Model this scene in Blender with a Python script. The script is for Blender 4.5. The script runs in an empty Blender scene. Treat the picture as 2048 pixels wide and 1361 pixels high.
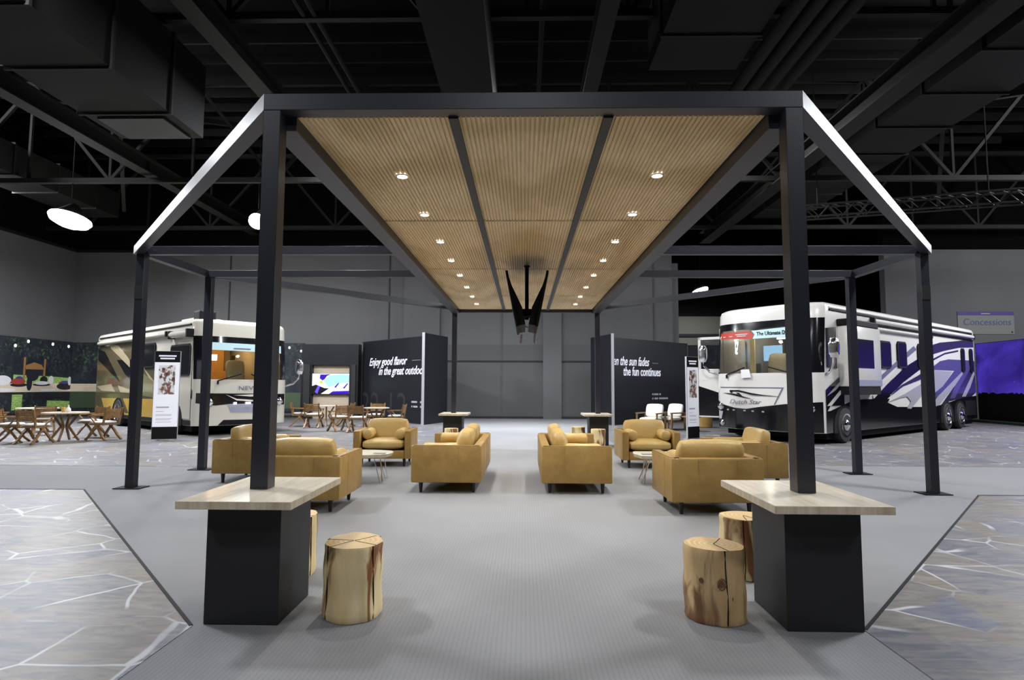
import bpy, bmesh, math, random
from mathutils import Vector, Matrix, noise
random.seed(7)
S = bpy.context.scene
C = S.collection
PI = math.pi

# ------------------------------------------------------------------ camera
F_PX, PITCH, YAW, ROLL = 1192.3, 0.076, 0.0202, -0.0039
cam_d = bpy.data.cameras.new('camera'); cam_d.sensor_width = 36; cam_d.lens = F_PX / 2048 * 36
cam_d.clip_start = 0.05; cam_d.clip_end = 200
cam = bpy.data.objects.new('camera', cam_d); C.objects.link(cam); S.camera = cam
fw = Vector((-math.sin(YAW) * math.cos(PITCH), math.cos(YAW) * math.cos(PITCH), math.sin(PITCH)))
rt = Vector((math.cos(YAW), math.sin(YAW), 0)); up = rt.cross(fw)
r2 = rt * math.cos(ROLL) - up * math.sin(ROLL); u2 = rt * math.sin(ROLL) + up * math.cos(ROLL)
cam.matrix_world = Matrix(((r2.x, u2.x, -fw.x, -.0439), (r2.y, u2.y, -fw.y, 0), (r2.z, u2.z, -fw.z, 1.5), (0, 0, 0, 1)))

# ------------------------------------------------------------------ world, exposure
w = bpy.data.worlds.new('world'); S.world = w; w.use_nodes = True
w.node_tree.nodes['Background'].inputs[0].default_value = (.6, .65, .8, 1)
w.node_tree.nodes['Background'].inputs[1].default_value = 0.012
S.view_settings.view_transform = 'Standard'; S.view_settings.look = 'None'
S.view_settings.exposure = 0.0; S.view_settings.gamma = 1.0
S.view_settings.use_curve_mapping = False
S.cycles.max_bounces = 8; S.cycles.sample_clamp_indirect = 4.0
S.cycles.caustics_reflective = False; S.cycles.caustics_refractive = False

def light(kind, name, loc, power, color=(1, 1, 1), size=1.0, target=None, spot=None, blend=.5, size_y=None, spread=None):
    d = bpy.data.lights.new(name, kind); d.energy = power; d.color = color
    if kind == 'AREA':
        d.shape = 'DISK'; d.size = size
        if size_y: d.shape = 'RECTANGLE'; d.size_y = size_y
        if spread: d.spread = spread
    else: d.shadow_soft_size = size
    if kind == 'SPOT': d.spot_size = spot; d.spot_blend = blend
    o = bpy.data.objects.new(name, d); C.objects.link(o); o.location = loc
    if target is not None:
        o.rotation_euler = (Vector(target) - Vector(loc)).to_track_quat('-Z', 'Y').to_euler()
    return o
COOL = (.93, .95, 1.0)
# unseen fill lights, added overhead to brighten the hall
for i, (x, y, p) in enumerate([(-7, -2.5, 380), (7, -2.5, 380), (0, -6, 200), (-7.5, 7.0, 620), (7.5, 7.0, 620), (-16, 9, 330), (16, 9, 330), (18.5, 17, 500)]):
    light('AREA', 'high_bay_or_fill_light', (x, y, 8.6), p, COOL, 1.0)
for sx in (-1, 1):     # unseen floods, added by the side walls to put sheen on the beams
    light('AREA', 'added_flood', (sx * 20.4, 19.6, 8.8), 1600, COOL, 2.2, (sx * 4, 8, 2.5))
light('AREA', 'added_flood', (24.5, 19, 7.5), 480, COOL, 1.2, (19.5, 27.15, 3.0))   # added and unseen, brightens the right part of the back wall
light('AREA', 'high_bay_or_fill_light', (0, 20.5, 8.4), 420, COOL, 1.0, spread=math.radians(105))     # added to brighten the floor of the rear aisle
for sx in (-1, 1):     # second added pair nearer the roof, for the beams' near ends
    light('AREA', 'added_flood', (sx * 20.3, 15.8, 11.6), 1000, COOL, 2.2, (sx * 4, 6, 2.5))
for sx in (-1, 1):     # show lights aimed at the two motorhomes
    light('SPOT', 'show_light', (sx * 2.5, 6.5, 8.6), 2600, (1, .98, .95), .25, (sx * 10, 18.5, 1.8), math.radians(42), .6)
# added area lights over the back of the hall, hidden above the canopy roof
for x, y, p in [(-5.5, 18, 560), (5.5, 18, 560), (0, 17, 760)]:
    light('AREA', 'high_bay_or_fill_light', (x, y, 9.0), p, COOL, 1.0)
# the canopy's sixteen recessed downlights
DL_Y = [5.35, 6.59, 7.87, 9.08, 10.32, 11.6, 12.82, 14.02]
for y in DL_Y:
    for x in (-1.17, 1.17):
        light('SPOT', 'downlight_lamp', (x, y, 3.405), 115, (1, .96, .9), .05, (x, y, 0), math.radians(125), .6)

# ------------------------------------------------------------------ helpers
def tag(o, label, cat, group=None):
    o['label'] = label; o['category'] = cat
    if group: o['group'] = group
    return o
def empty(name, label=None, cat=None, loc=(0, 0, 0), rz=0, group=None):
    o = bpy.data.objects.new(name, None); C.objects.link(o); o.location = loc; o.rotation_euler = (0, 0, rz)
    o.empty_display_size = .2
    if label: tag(o, label, cat, group)
    return o
def mk(name, bm, mat, parent=None, smooth=False, loc=None, rz=None):
    bmesh.ops.recalc_face_normals(bm, faces=bm.faces)
    me = bpy.data.meshes.new(name); bm.to_mesh(me); bm.free()
    if isinstance(mat, (list, tuple)):
        for m in mat: me.materials.append(m)
    else: me.materials.append(mat)
    if smooth:
        for p in me.polygons: p.use_smooth = True
        me.set_sharp_from_angle(angle=math.radians(38))
    o = bpy.data.objects.new(name, me); C.objects.link(o)
    if parent: o.parent = parent
    if loc is not None: o.location = loc
    if rz is not None: o.rotation_euler = (0, 0, rz)
    return o
def struct(name, bm, mat, smooth=False):
    o = mk(name, bm, mat, None, smooth); o['kind'] = 'structure'; return o
def copy_tree(o, parent=None, loc=None, rz=None, label=None, group=None):
    c = o.copy(); C.objects.link(c)
    if parent: c.parent = parent
    for ch in list(o.children): copy_tree(ch, c)
    if loc is not None: c.location = loc
    if rz is not None: c.rotation_euler = (0, 0, rz)
    if label: c['label'] = label
    if group: c['group'] = group
    return c
def B(): return bmesh.new()
def box(bm, x0, x1, y0, y1, z0, z1, M=None, bev=0):
    vs = [bm.verts.new((x, y, z)) for z in (z0, z1) for y in (y0, y1) for x in (x0, x1)]
    fs = [bm.faces.new([vs[i] for i in q]) for q in ((0, 2, 3, 1), (4, 5, 7, 6), (0, 1, 5, 4), (2, 6, 7, 3), (0, 4, 6, 2), (1, 3, 7, 5))]
    if bev:
        es = list({e for f in fs for e in f.edges})
        r = bmesh.ops.bevel(bm, geom=es, offset=bev, segments=2, profile=.5, affect='EDGES')
        vs = list({v for f in r['faces'] for v in f.verts} | {v for v in vs if v.is_valid})
    if M is not None:
        for v in vs: v.co = M @ v.co
    return bm
def bar(bm, p, q, wid, hei, upv=(0, 0, 1)):
    p = Vector(p); q = Vector(q); d = (q - p); L = d.length; d.normalize()
    s = d.cross(Vector(upv))
    if s.length < 1e-4: s = d.cross(Vector((0, 1, 0)))
    s.normalize(); u = s.cross(d)
    M = Matrix.Translation(p) @ Matrix((s, d, u)).transposed().to_4x4()
    return box(bm, -wid / 2, wid / 2, 0, L, -hei / 2, hei / 2, M)
def tube(bm, pts, r, n=8, closed=False, radii=None):
    pts = [Vector(p) for p in pts]; rings = []; N = len(pts)
    for i, p in enumerate(pts):
        a = pts[i - 1] if (i > 0 or closed) else p; b = pts[(i + 1) % N] if (i < N - 1 or closed) else p
        d = (b - a).normalized()
        ref = Vector((0, 0, 1)) if abs(d.z) < .9 else Vector((0, 1, 0))
        s = d.cross(ref).normalized(); t = s.cross(d)
        rr = radii[i] if radii else r
        rings.append([bm.verts.new(p + (s * math.cos(k * 2 * PI / n) + t * math.sin(k * 2 * PI / n)) * rr) for k in range(n)])
    for i in range(N if closed else N - 1):
        A, D = rings[i], rings[(i + 1) % N]
        for k in range(n): bm.faces.new((A[k], A[(k + 1) % n], D[(k + 1) % n], D[k]))
    if not closed:
        bm.faces.new(rings[0]); bm.faces.new(rings[-1][::-1])
    return bm
def lathe(bm, prof, n=24, M=None, wob=None):
    rings = []
    for r, z in prof:
        ring = []
        for k in range(n):
            a = k * 2 * PI / n; rr = r * (wob(a, z) if wob else 1)
            v = bm.verts.new((rr * math.cos(a), rr * math.sin(a), z)); ring.append(v)
            if M is not None: v.co = M @ v.co
        rings.append(ring)
    for i in range(len(rings) - 1):
        for k in range(n): bm.faces.new((rings[i][k], rings[i][(k + 1) % n], rings[i + 1][(k + 1) % n], rings[i + 1][k]))
    bm.faces.new(rings[0]); bm.faces.new(rings[-1][::-1])
    return bm
def prism(bm, pts, f, d0, d1):
    """pts in 2D, f(u, v, depth) -> 3D"""
    A = [bm.verts.new(f(u, v, d0)) for u, v in pts]; D = [bm.verts.new(f(u, v, d1)) for u, v in pts]
    n = len(pts)
    bm.faces.new(A); bm.faces.new(D[::-1])
    for i in range(n): bm.faces.new((A[i], A[(i + 1) % n], D[(i + 1) % n], D[i]))
    return bm
def cushion(bm, sx, sy, sz, M=None, puff=.25, n=10):
    """a stuffed cushion, sizes are full extents, thin towards its seam"""
    t = B(); bmesh.ops.create_cube(t, size=2); bmesh.ops.subdivide_edges(t, edges=t.edges[:], cuts=n, use_grid_fill=True)
    for v in t.verts:
        x, y, z = v.co
        def rr(c, a, b): return c * (1 - .10 * (abs(a) ** 4) - .10 * (abs(b) ** 4))
        X = rr(x, y, z); Y = rr(y, x, z); Z = z * (1 - puff * max(abs(x) ** 4, abs(y) ** 4)) * (1 - .06 * abs(x * y))
        nz = noise.noise(Vector((x * 2.1 + sx * 9, y * 2.3, z + sy * 5))) * .03
        v.co = Vector((X * sx / 2, Y * sy / 2, (Z + nz) * sz / 2))
    if M is not None:
        for v in t.verts: v.co = M @ v.co
    me = bpy.data.meshes.new('t'); t.to_mesh(me); t.free(); bm.from_mesh(me); bpy.data.meshes.remove(me)
    return bm
def text(name, s, size, mat, parent=None, M=None, shear=0, ext=.004, align='LEFT', bold=0):
    cu = bpy.data.curves.new('t', 'FONT'); cu.body = s; cu.size = size; cu.shear = shear; cu.extrude = ext; cu.align_x = align
    cu.offset = bold; cu.resolution_u = 3
    o = bpy.data.objects.new('t', cu); C.objects.link(o)
    dg = bpy.context.evaluated_depsgraph_get(); me = bpy.data.meshes.new_from_object(o.evaluated_get(dg))
    bpy.data.objects.remove(o); me.name = name
    if M is not None: me.transform(M)
    me.materials.clear(); me.materials.append(mat)
    ob = bpy.data.objects.new(name, me); C.objects.link(ob)
    if parent: ob.parent = parent
    return ob
def RX(a): return Matrix.Rotation(a, 4, 'X')
def RY(a): return Matrix.Rotation(a, 4, 'Y')
def RZ(a): return Matrix.Rotation(a, 4, 'Z')
def T(x, y, z): return Matrix.Translation((x, y, z))

# ------------------------------------------------------------------ materials
def mat(name, col, rough=.5, metal=0, spec=.5, emit=None, es=0, coat=0):
    m = bpy.data.materials.new(name); m.use_nodes = True; b = m.node_tree.nodes['Principled BSDF']
    b.inputs['Base Color'].default_value = (*col, 1); b.inputs['Roughness'].default_value = rough
    b.inputs['Metallic'].default_value = metal; b.inputs['Specular IOR Level'].default_value = spec
    b.inputs['Coat Weight'].default_value = coat
    if emit: b.inputs['Emission Color'].default_value = (*emit, 1); b.inputs['Emission Strength'].default_value = es
    return m
class NT:
    def __init__(s, m): s.t = m.node_tree; s.b = s.t.nodes['Principled BSDF']
    def n(s, ty, **k):
        x = s.t.nodes.new(ty)
        for a, v in k.items():
            if a.startswith('i_'):
                key = a[2:]; x.inputs[int(key) if key.isdigit() else key.replace('_', ' ')].default_value = v
            else: setattr(x, a, v)
        return x
    def l(s, a, b): s.t.links.new(a, b)
    def coord(s, scale=(1, 1, 1), rot=(0, 0, 0), out='Object'):
        c = s.n('ShaderNodeTexCoord'); m = s.n('ShaderNodeMapping'); m.inputs['Scale'].default_value = scale; m.inputs['Rotation'].default_value = rot
        s.l(c.outputs[out], m.inputs['Vector']); return m.outputs[0]
    def ramp(s, fac, stops, interp='LINEAR'):
        r = s.n('ShaderNodeValToRGB'); r.color_ramp.interpolation = interp; e = r.color_ramp.elements
        while len(e) < len(stops): e.new(.5)
        for i, (p, c) in enumerate(stops): e[i].position = p; e[i].color = (*c, 1)
        s.l(fac, r.inputs[0]); return r.outputs[0]
    def noise(s, v, sc=5, det=4, dist=0, rough=.5):
        n = s.n('ShaderNodeTexNoise'); n.inputs['Scale'].default_value = sc; n.inputs['Detail'].default_value = det
        n.inputs['Distortion'].default_value = dist; n.inputs['Roughness'].default_value = rough; s.l(v, n.inputs['Vector']); return n.outputs['Fac']
    def mix(s, f, a, b, mode='MIX'):
        m = s.n('ShaderNodeMix', data_type='RGBA', blend_type=mode)
        for k, x in ((0, f), (6, a), (7, b)):
            if hasattr(x, 'node'): s.l(x, m.inputs[k])
            elif k == 0: m.inputs[0].default_value = x
            else: m.inputs[k].default_value = (*x, 1)
        return m.outputs[2]
    def bump(s, h, st=.3, d=.01):
        b = s.n('ShaderNodeBump'); b.inputs['Strength'].default_value = st; b.inputs['Distance'].default_value = d
        s.l(h, b.inputs['Height']); s.l(b.outputs[0], s.b.inputs['Normal'])
    def col(s, c): s.l(c, s.b.inputs['Base Color'])

M_frame = mat('charcoal_powder_coat', (.021, .022, .030), .36, 0, .5)
M_frame2 = mat('black_base_laminate', (.012, .0125, .014), .55)
M_black = mat('matt_black', (.008, .008, .009), .7, 0, .15)
M_gloss_black = mat('gloss_black', (.006, .006, .008), .12, 0, .6)
M_white = mat('white_gel_coat', (.66, .65, .62), .22, 0, .5, coat=.4)
M_cream = mat('cream_gel_coat', (.56, .54, .47), .22, 0, .5, coat=.4)
M_chrome = mat('chrome', (.8, .8, .84), .12, 1)
M_steel = mat('brushed_steel', (.5, .5, .52), .3, 1)
M_rubber = mat('tyre_rubber', (.012, .012, .012), .75)
M_plain_white = mat('white_paint', (.75, .75, .76), .5)

M_carpet = mat('grey_carpet', (.3, .3, .31), .9, 0, .2); n = NT(M_carpet)
v = n.coord()
big = n.noise(v, .45, 3); fine = n.noise(v, 160, 2)
c = n.ramp(big, [(.3, (.235, .238, .246)), (.7, (.28, .284, .29))])
wv = n.n('ShaderNodeTexWave', bands_direction='X'); wv.inputs['Scale'].default_value = 11; wv.inputs['Distortion'].default_value = .6; wv.inputs['Detail'].default_value = 1; n.l(v, wv.inputs['Vector'])
c = n.mix(n.ramp(fine, [(.35, (0, 0, 0)), (.65, (.35, .35, .35))]), c, (.16, .16, .165)); c = n.mix(n.ramp(wv.outputs['Fac'], [(0, (.2, .2, .2)), (.5, (0, 0, 0))]), c, (.13, .13, .135)); n.col(c)
n.bump(fine, .25, .004)

M_stone = mat('flagstone_vinyl', (.4, .4, .45), .42, 0, .22); n = NT(M_stone)
v = n.coord(); wob = n.n('ShaderNodeTexNoise'); wob.inputs['Scale'].default_value = 2.2; wob.inputs['Detail'].default_value = 2; n.l(v, wob.inputs['Vector'])
v2 = n.mix(.08, v, wob.outputs['Color'], 'ADD')
vo = n.n('ShaderNodeTexVoronoi', feature='DISTANCE_TO_EDGE'); vo.inputs['Scale'].default_value = 1.75; n.l(v2, vo.inputs['Vector'])
vc = n.n('ShaderNodeTexVoronoi', feature='F1'); vc.inputs['Scale'].default_value = 1.75; n.l(v2, vc.inputs['Vector'])
sep = n.n('ShaderNodeSeparateColor'); n.l(vc.outputs['Color'], sep.inputs[0])
cell = n.ramp(sep.outputs[0], [(0, (.085, .095, .14)), (.35, (.15, .15, .165)), (.65, (.175, .15, .12)), (1, (.11, .125, .19))])
vs_ = n.coord((1.2, 4.5, 1)); st = n.noise(vs_, 2.2, 6, 1.2, .6)
cell = n.mix(n.ramp(st, [(.35, (0, 0, 0)), (.7, (.8, .8, .8))]), cell, (.27, .255, .225))
st2 = n.noise(n.coord((1, 3, 1)), 4.1, 6, .8, .65)
cell = n.mix(n.ramp(st2, [(.5, (0, 0, 0)), (.75, (.7, .7, .7))]), cell, (.07, .085, .135))
gr = n.ramp(vo.outputs['Distance'], [(.012, (1, 1, 1)), (.022, (0, 0, 0))])
gn = n.noise(v, 1.3, 2); grm = n.mix(n.ramp(gn, [(.42, (1, 1, 1)), (.55, (.0, .0, .0))]), (0, 0, 0), gr)
n.col(n.mix(grm, cell, (.46, .47, .49))); n.bump(st, .15, .006)

def leather(name, a, b_, rough=.42):
    m = mat(name, a, rough, 0, .45); n = NT(m); v = n.coord()
    f = n.noise(v, 3.2, 5, .4, .6); g = n.noise(v, 11, 4)
    c = n.ramp(f, [(.3, a), (.72, b_)]); c = n.mix(n.ramp(g, [(.45, (0, 0, 0)), (.8, (.35, .35, .35))]), c, (.50, .31, .10)); n.col(c)
    cr_ = n.n('ShaderNodeTexVoronoi'); cr_.inputs['Scale'].default_value = 160; n.l(v, cr_.inputs['Vector'])
    n.bump(n.mix(.35, f, cr_.outputs['Distance']), .25, .02); return m
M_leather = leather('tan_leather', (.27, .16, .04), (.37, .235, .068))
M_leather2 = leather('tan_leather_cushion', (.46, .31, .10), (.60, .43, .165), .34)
M_seam = mat('dark_seam', (.13, .065, .02), .6)
M_legwood = mat('dark_leg_wood', (.012, .009, .007), .4)

def woodmat(name, c1, c2, sc=(1, 12, 12), rough=.45, dist=1.2, bump=.1, scale=3):
    m = mat(name, c1, rough); n = NT(m); v = n.coord(sc)
    f = n.noise(v, scale, 6, dist, .6); n.col(n.ramp(f, [(.3, c1), (.7, c2)])); n.bump(f, bump, .004); return m
M_teak = woodmat('teak', (.12, .062, .02), (.28, .155, .055), (6, 6, 1.5))
M_teak2 = woodmat('dark_teak', (.12, .065, .03), (.24, .13, .055), (6, 6, 1.5))
M_laminate = woodmat('pale_oak_laminate', (.74, .64, .48), (.92, .86, .72), (9, .9, 9), .17, .5, .0, 2.2)
M_edge = woodmat('oak_edge_band', (.48, .40, .27), (.74, .64, .48), (8, 8, .6), .4, .3, .05, 3)
M_birch = woodmat('birch_panel', (.46, .38, .28), (.56, .48, .37), (1, 1, 9), .4)
# slatted oak ceiling boards: ribs along y with flat-sawn figure
M_slat = mat('ribbed_oak', (.4, .28, .15), .55); n = NT(M_slat); v = n.coord()
rings = n.n('ShaderNodeTexWave', wave_type='RINGS', rings_direction='X'); rings.inputs['Scale'].default_value = 1.1; rings.inputs['Distortion'].default_value = 9; rings.inputs['Detail'].default_value = 3; rings.inputs['Detail Scale'].default_value = 1.1
n.l(n.coord((1.0, .35, 1)), rings.inputs['Vector'])
base = n.ramp(rings.outputs['Fac'], [(0, (.62, .465, .24)), (.5, (.75, .58, .33)), (1, (.82, .65, .39))])
gr_ = n.noise(n.coord((30, 1.5, 1)), 4, 4); base = n.mix(n.ramp(gr_, [(.4, (0, 0, 0)), (.7, (.4, .4, .4))]), base, (.52, .375, .19)); n.col(base)

def logmat(name, c1, c2, c3, seed):
    m = mat(name, c1, .5); n = NT(m); v = n.coord((1, 1, .22)); v.node.inputs['Location'].default_value = (seed, seed * .7, 0)
    f = n.noise(v, 9, 5, .6); g = n.noise(v, 4.2, 4, 1.4, .55)
    c = n.ramp(f, [(.3, c1), (.7, c2)]); c = n.mix(n.ramp(g, [(.54, (0, 0, 0)), (.62, (1, 1, 1))]), c, c3)
    n.col(c); n.bump(f, .35, .01); return m
M_logs = [logmat('pine_log_side', (.66, .50, .24), (.82, .68, .40), (.22, .08, .02), 1.3),
          logmat('cedar_log_side', (.44, .28, .12), (.66, .47, .24), (.20, .10, .04), 5.1),
          logmat('yellow_log_side', (.72, .56, .26), (.84, .70, .40), (.22, .09, .03), 8.4)]
M_endgrain = mat('log_end_grain', (.5, .35, .15), .5); n = NT(M_endgrain)
rg = n.n('ShaderNodeTexWave', wave_type='RINGS', rings_direction='Z'); rg.inputs['Scale'].default_value = 9; rg.inputs['Distortion'].default_value = 2.5; rg.inputs['Detail'].default_value = 2; n.l(n.coord(), rg.inputs['Vector'])
n.col(n.mix(n.ramp(n.noise(n.coord(), 6, 3), [(.4, (0, 0, 0)), (.7, (.8, .8, .8))]), n.ramp(rg.outputs['Fac'], [(0, (.50, .34, .14)), (1, (.68, .50, .25))]), (.55, .36, .15)))

M_wall = mat('grey_wall_paint', (.24, .24, .245), .85, 0, .2); n = NT(M_wall)
n.col(n.ramp(n.noise(n.coord((1, 1, .4)), .35, 3), [(.3, (.13, .13, .132)), (.7, (.155, .155, .156))]))
M_wall_low = mat('grey_wall_panel', (.115, .115, .116), .8, 0, .2)
M_wall_dark = mat('wall_joint', (.03, .03, .03), .9)
M_beige = mat('beige_wall', (.065, .062, .05), .85)
M_ceil = mat('black_deck', (.002, .002, .002), .95, 0, .1)
M_truss = mat('dark_steelwork', (.009, .0086, .007), .7, 0, .3)
M_duct = mat('duct_metal', (.008, .008, .007), .7, 0, .2)
M_panel = mat('black_display_wall', (.010, .0105, .014), .42, 0, .35); 
M_panel_text = mat('faint_grey_print', (.019, .020, .025), .5)
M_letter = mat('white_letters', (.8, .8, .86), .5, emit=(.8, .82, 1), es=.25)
M_letter_dim = mat('grey_letters', (.35, .35, .38), .5)
M_alu = mat('aluminium_trim', (.55, .55, .58), .4, .6)
M_lens = mat('lamp_lens', (1, 1, 1), .4, emit=(.93, .96, 1), es=26)
M_dl = mat('downlight_lens', (1, 1, 1), .4, emit=(1, .95, .9), es=14)
M_cush_w = mat('white_seat_fabric', (.74, .72, .66), .85)
M_paper = mat('white_print_panel', (.78, .79, .84), .45, emit=(.85, .88, 1), es=.28)  # faint glow added to brighten the sign prints
M_glass = bpy.data.materials.new('clear_glass'); M_glass.use_nodes = True
_t = M_glass.node_tree; _t.nodes.clear()
_o = _t.nodes.new('ShaderNodeOutputMaterial'); _m = _t.nodes.new('ShaderNodeMixShader'); _tr = _t.nodes.new('ShaderNodeBsdfTransparent'); _g = _t.nodes.new('ShaderNodeBsdfGlossy'); _f = _t.nodes.new('ShaderNodeFresnel')
_tr.inputs[0].default_value = (.78, .82, .85, 1); _g.inputs['Roughness'].default_value = .03; _f.inputs[0].default_value = 1.45
_t.links.new(_f.outputs[0], _m.inputs[0]); _t.links.new(_tr.outputs[0], _m.inputs[1]); _t.links.new(_g.outputs[0], _m.inputs[2]); _t.links.new(_m.outputs[0], _o.inputs[0])
def flat(name, c, r=.35, coat=.3): return mat(name, c, r, 0, .5, coat=coat)

# ------------------------------------------------------------------ the hall
bm = B(); box(bm, -27, 27, -10, 46, -.2, 0); struct('floor', bm, M_carpet)
# flagstone vinyl areas laid flush on the carpet, 2 mm proud
for k, poly in enumerate([[(-2.1, -9), (-2.1, 3.79), (-6.27, 8.46), (-20.9, 8.44), (-20.9, -9)],
                          [(2.06, -9), (2.06, 3.85), (6.27, 8.54), (20.9, 8.54), (20.9, -9)],
                          [(-5.87, 10.85), (-2.3, 15.3), (-2.3, 17.5), (-2.75, 25.6), (-2.75, 26.9), (-20.9, 26.9), (-20.9, 11.25)],
                          [(5.6, 11.6), (2.3, 15.3), (2.3, 17.5), (2.9, 25.6), (2.9, 26.9), (20.9, 26.9), (20.9, 11.3)]]):
    bm = B(); prism(bm, poly, lambda u, v, d: (u, v, d), 0, .003); struct('floor', bm, M_stone)
for k, seg in enumerate([[(-2.11, 3.79), (-6.27, 8.46), (-20.9, 8.44)], [(2.07, 3.85), (6.27, 8.54), (20.9, 8.54)]]):
    bm = B()
    for a, b in zip(seg, seg[1:]): bar(bm, (*a, .003), (*b, .003), .022, .008)
    struct('trim_%d' % (k + 1), bm, M_black)
YB = 27.15; HW = 7.75
bm = B(); box(bm, -21.3, 6.72, YB, YB + .4, 0, HW); struct('wall_back', bm, M_wall)
bm = B(); box(bm, 16.35, 27, YB, YB + .4, 0, HW); struct('wall_back_right', bm, M_wall)
bm = B(); box(bm, -21.4, -21.0, -10, YB + .4, 0, HW); struct('wall_left', bm, M_wall)
bm = B(); box(bm, 26.6, 27, -10, 46, 0, HW); struct('wall_right', bm, M_wall)
bm = B(); box(bm, -21.4, 6.72, YB + .02, YB + .42, HW, 13); box(bm, 16.35, 27, YB + .02, YB + .42, HW, 13); box(bm, -21.42, -21.02, -10, YB, HW, 13); box(bm, 26.6, 27, -10, 46, HW, 13)
struct('wall_upper', bm, M_ceil)
bm = B(); box(bm, -21.4, 6.72, YB - .06, YB + .0, HW - .12, HW); box(bm, -21.0, -20.94, -10, YB, HW - .12, HW); struct('trim_3', bm, M_truss)
# the bay behind the opening
bm = B(); box(bm, 6.72, 7.1, YB + .4, 42, 0, 7.2); struct('wall_bay_left', bm, M_wall)
bm = B(); box(bm, 6.72, 27, 42, 42.4, 0, 6.4); struct('wall_bay_back', bm, M_beige)
bm = B(); box(bm, 6.72, 27, 41.98, 42.4, 6.4, 13); struct('wall_bay_upper', bm, M_ceil)
bm = B(); box(bm, 6.8, 27, 41.9, 42.0, 4.95, 5.15); struct('trim_4', bm, M_black)
bm = B(); box(bm, -27, 27, -10, 46, 13, 13.3); struct('ceiling', bm, M_ceil)
bm = B(); box(bm, -27, 27, -10.4, -10, 0, 13); struct('wall_front', bm, M_ceil)
# movable wall panels in the back wall
k = 5
for x0, x1, z0, z1, m in [(-3.5, -1.1, .1, 3.35, M_wall_low), (-1.02, .78, .1, 3.35, M_wall_low), (1.75, 3.1, .1, 3.35, M_wall_low), (-6.2, -3.6, .1, 3.2, M_wall_low)]:
    bm = B(); box(bm, x0, x1, YB - .02, YB, z0, z1); struct('trim_%d' % k, bm, m); k += 1
for x in (-13.7, -6.25, -1.06, 1.68, 5.9): 
    bm = B(); box(bm, x - .025, x + .025, YB - .03, YB, 0, HW - .1); struct('trim_%d' % k, bm, M_wall_dark if x in (-6.25, -13.7) else M_wall_low); k += 1
bm = B(); box(bm, -6.2, 6.7, YB - .04, YB, 2.55, 2.63); struct('trim_%d' % k, bm, M_wall_dark); k += 1
bm = B(); box(bm, .82, 1.66, YB - .16, YB, 0, HW - .1); struct('trim_%d' % k, bm, M_wall); k += 1
bm = B(); box(bm, -5.55, -3.9, YB - .12, YB, 0, HW - .1); struct('trim_%d' % k, bm, M_wall); k += 1
bm = B(); box(bm, -21.0, 6.72, YB - .05, YB, 0, .1); struct('baseboard_back', bm, M_wall_dark)

# ------------------------------------------------------------------ overhead steelwork, ducts, pipes
def thing_mesh(name, bm, m, label, cat, group=None, smooth=False): return tag(mk(name, bm, m, None, smooth), label, cat, group)
def beam_y(x, z, y0, y1, wd, ht, label, group=None, name='ceiling_beam', m=None, cat='beam'):
    bm = B(); box(bm, x - wd / 2, x + wd / 2, y0, y1, z, z + .04); box(bm, x - wd / 2, x + wd / 2, y0, y1, z + ht - .04, z + ht); box(bm, x - .02, x + .02, y0, y1, z + .04, z + ht - .04)
    return thing_mesh(name, bm, m or M_truss, label, cat, group)
beam_y(-6.6, 8.8, 2, 27, .42, .5, 'dark steel beam running back above the left corner of the canopy', 'steel roof beams')
beam_y(1.55, 8.6, 2, 27, .35, .45, 'narrow dark steel beam right of the broad central duct overhead', 'steel roof beams')
beam_y(8.2, 8.0, 4, 27, .5, .5, 'dark steel beam running diagonally down behind the right canopy corner', 'steel roof beams')
beam_y(-12.5, 8.4, 6, 27, .4, .5, 'dark steel beam above the far left hanging lamp', 'steel roof beams')
def duct(x0, x1, z0, z1, y0, y1, label, flanges=True):
    t = empty('air_duct', label, 'duct', ((x0 + x1) / 2, y1, z0), 0, 'dark air ducts under the roof')
    cx = (x1 - x0) / 2
    bm = B(); box(bm, -cx, cx, y0 - y1, 0, 0, z1 - z0); mk('duct_body', bm, M_duct, t)
    if flanges:
        y = y1 - 1.4
        while y > y0:
            bm = B(); box(bm, -cx - .05, cx + .05, y - y1, y - y1 + .06, -.05, z1 - z0 + .05); mk('flange', bm, M_truss, t); y -= 1.9
    return t
d1 = duct(-9.9, -7.9, 7.5, 9.3, 3, 14.0, 'large rectangular duct ending at upper left with a pale end panel')
bm = B(); box(bm, -.75, .75, -1.2, -.1, -.06, -.01); o = mk('grille', bm, mat('duct_grille', (.018, .018, .02), .6), d1)
duct(-1.9, -.75, 8.0, 9.2, 2, 26, 'broad straight duct above the middle of the canopy', False)
duct(2.75, 4.7, 8.6, 10.0, 2, 13, 'wide duct section just right of centre overhead')
duct(9.6, 11.6, 8.6, 9.9, 4, 25, 'long wide duct running back at upper right')
duct(-18.5, -16.9, 8.4, 9.4, 6, 24, 'long duct along the left wall above the round hanging lamp')
for i, x in enumerate((4.95, 5.3, 5.65, 6.0)):
    bm = B(); tube(bm, [(x, 2, 8.5), (x, 26, 8.5)], .14, 10)
    thing_mesh('conduit_pipe', bm, M_duct, ['innermost of the four parallel pipes at upper right', 'second pipe from the centre in the run of four at upper right', 'third pipe from the centre in the run of four at upper right', 'outermost of the four parallel pipes at upper right'][i], 'pipe', 'four parallel pipes overhead', True)
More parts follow.
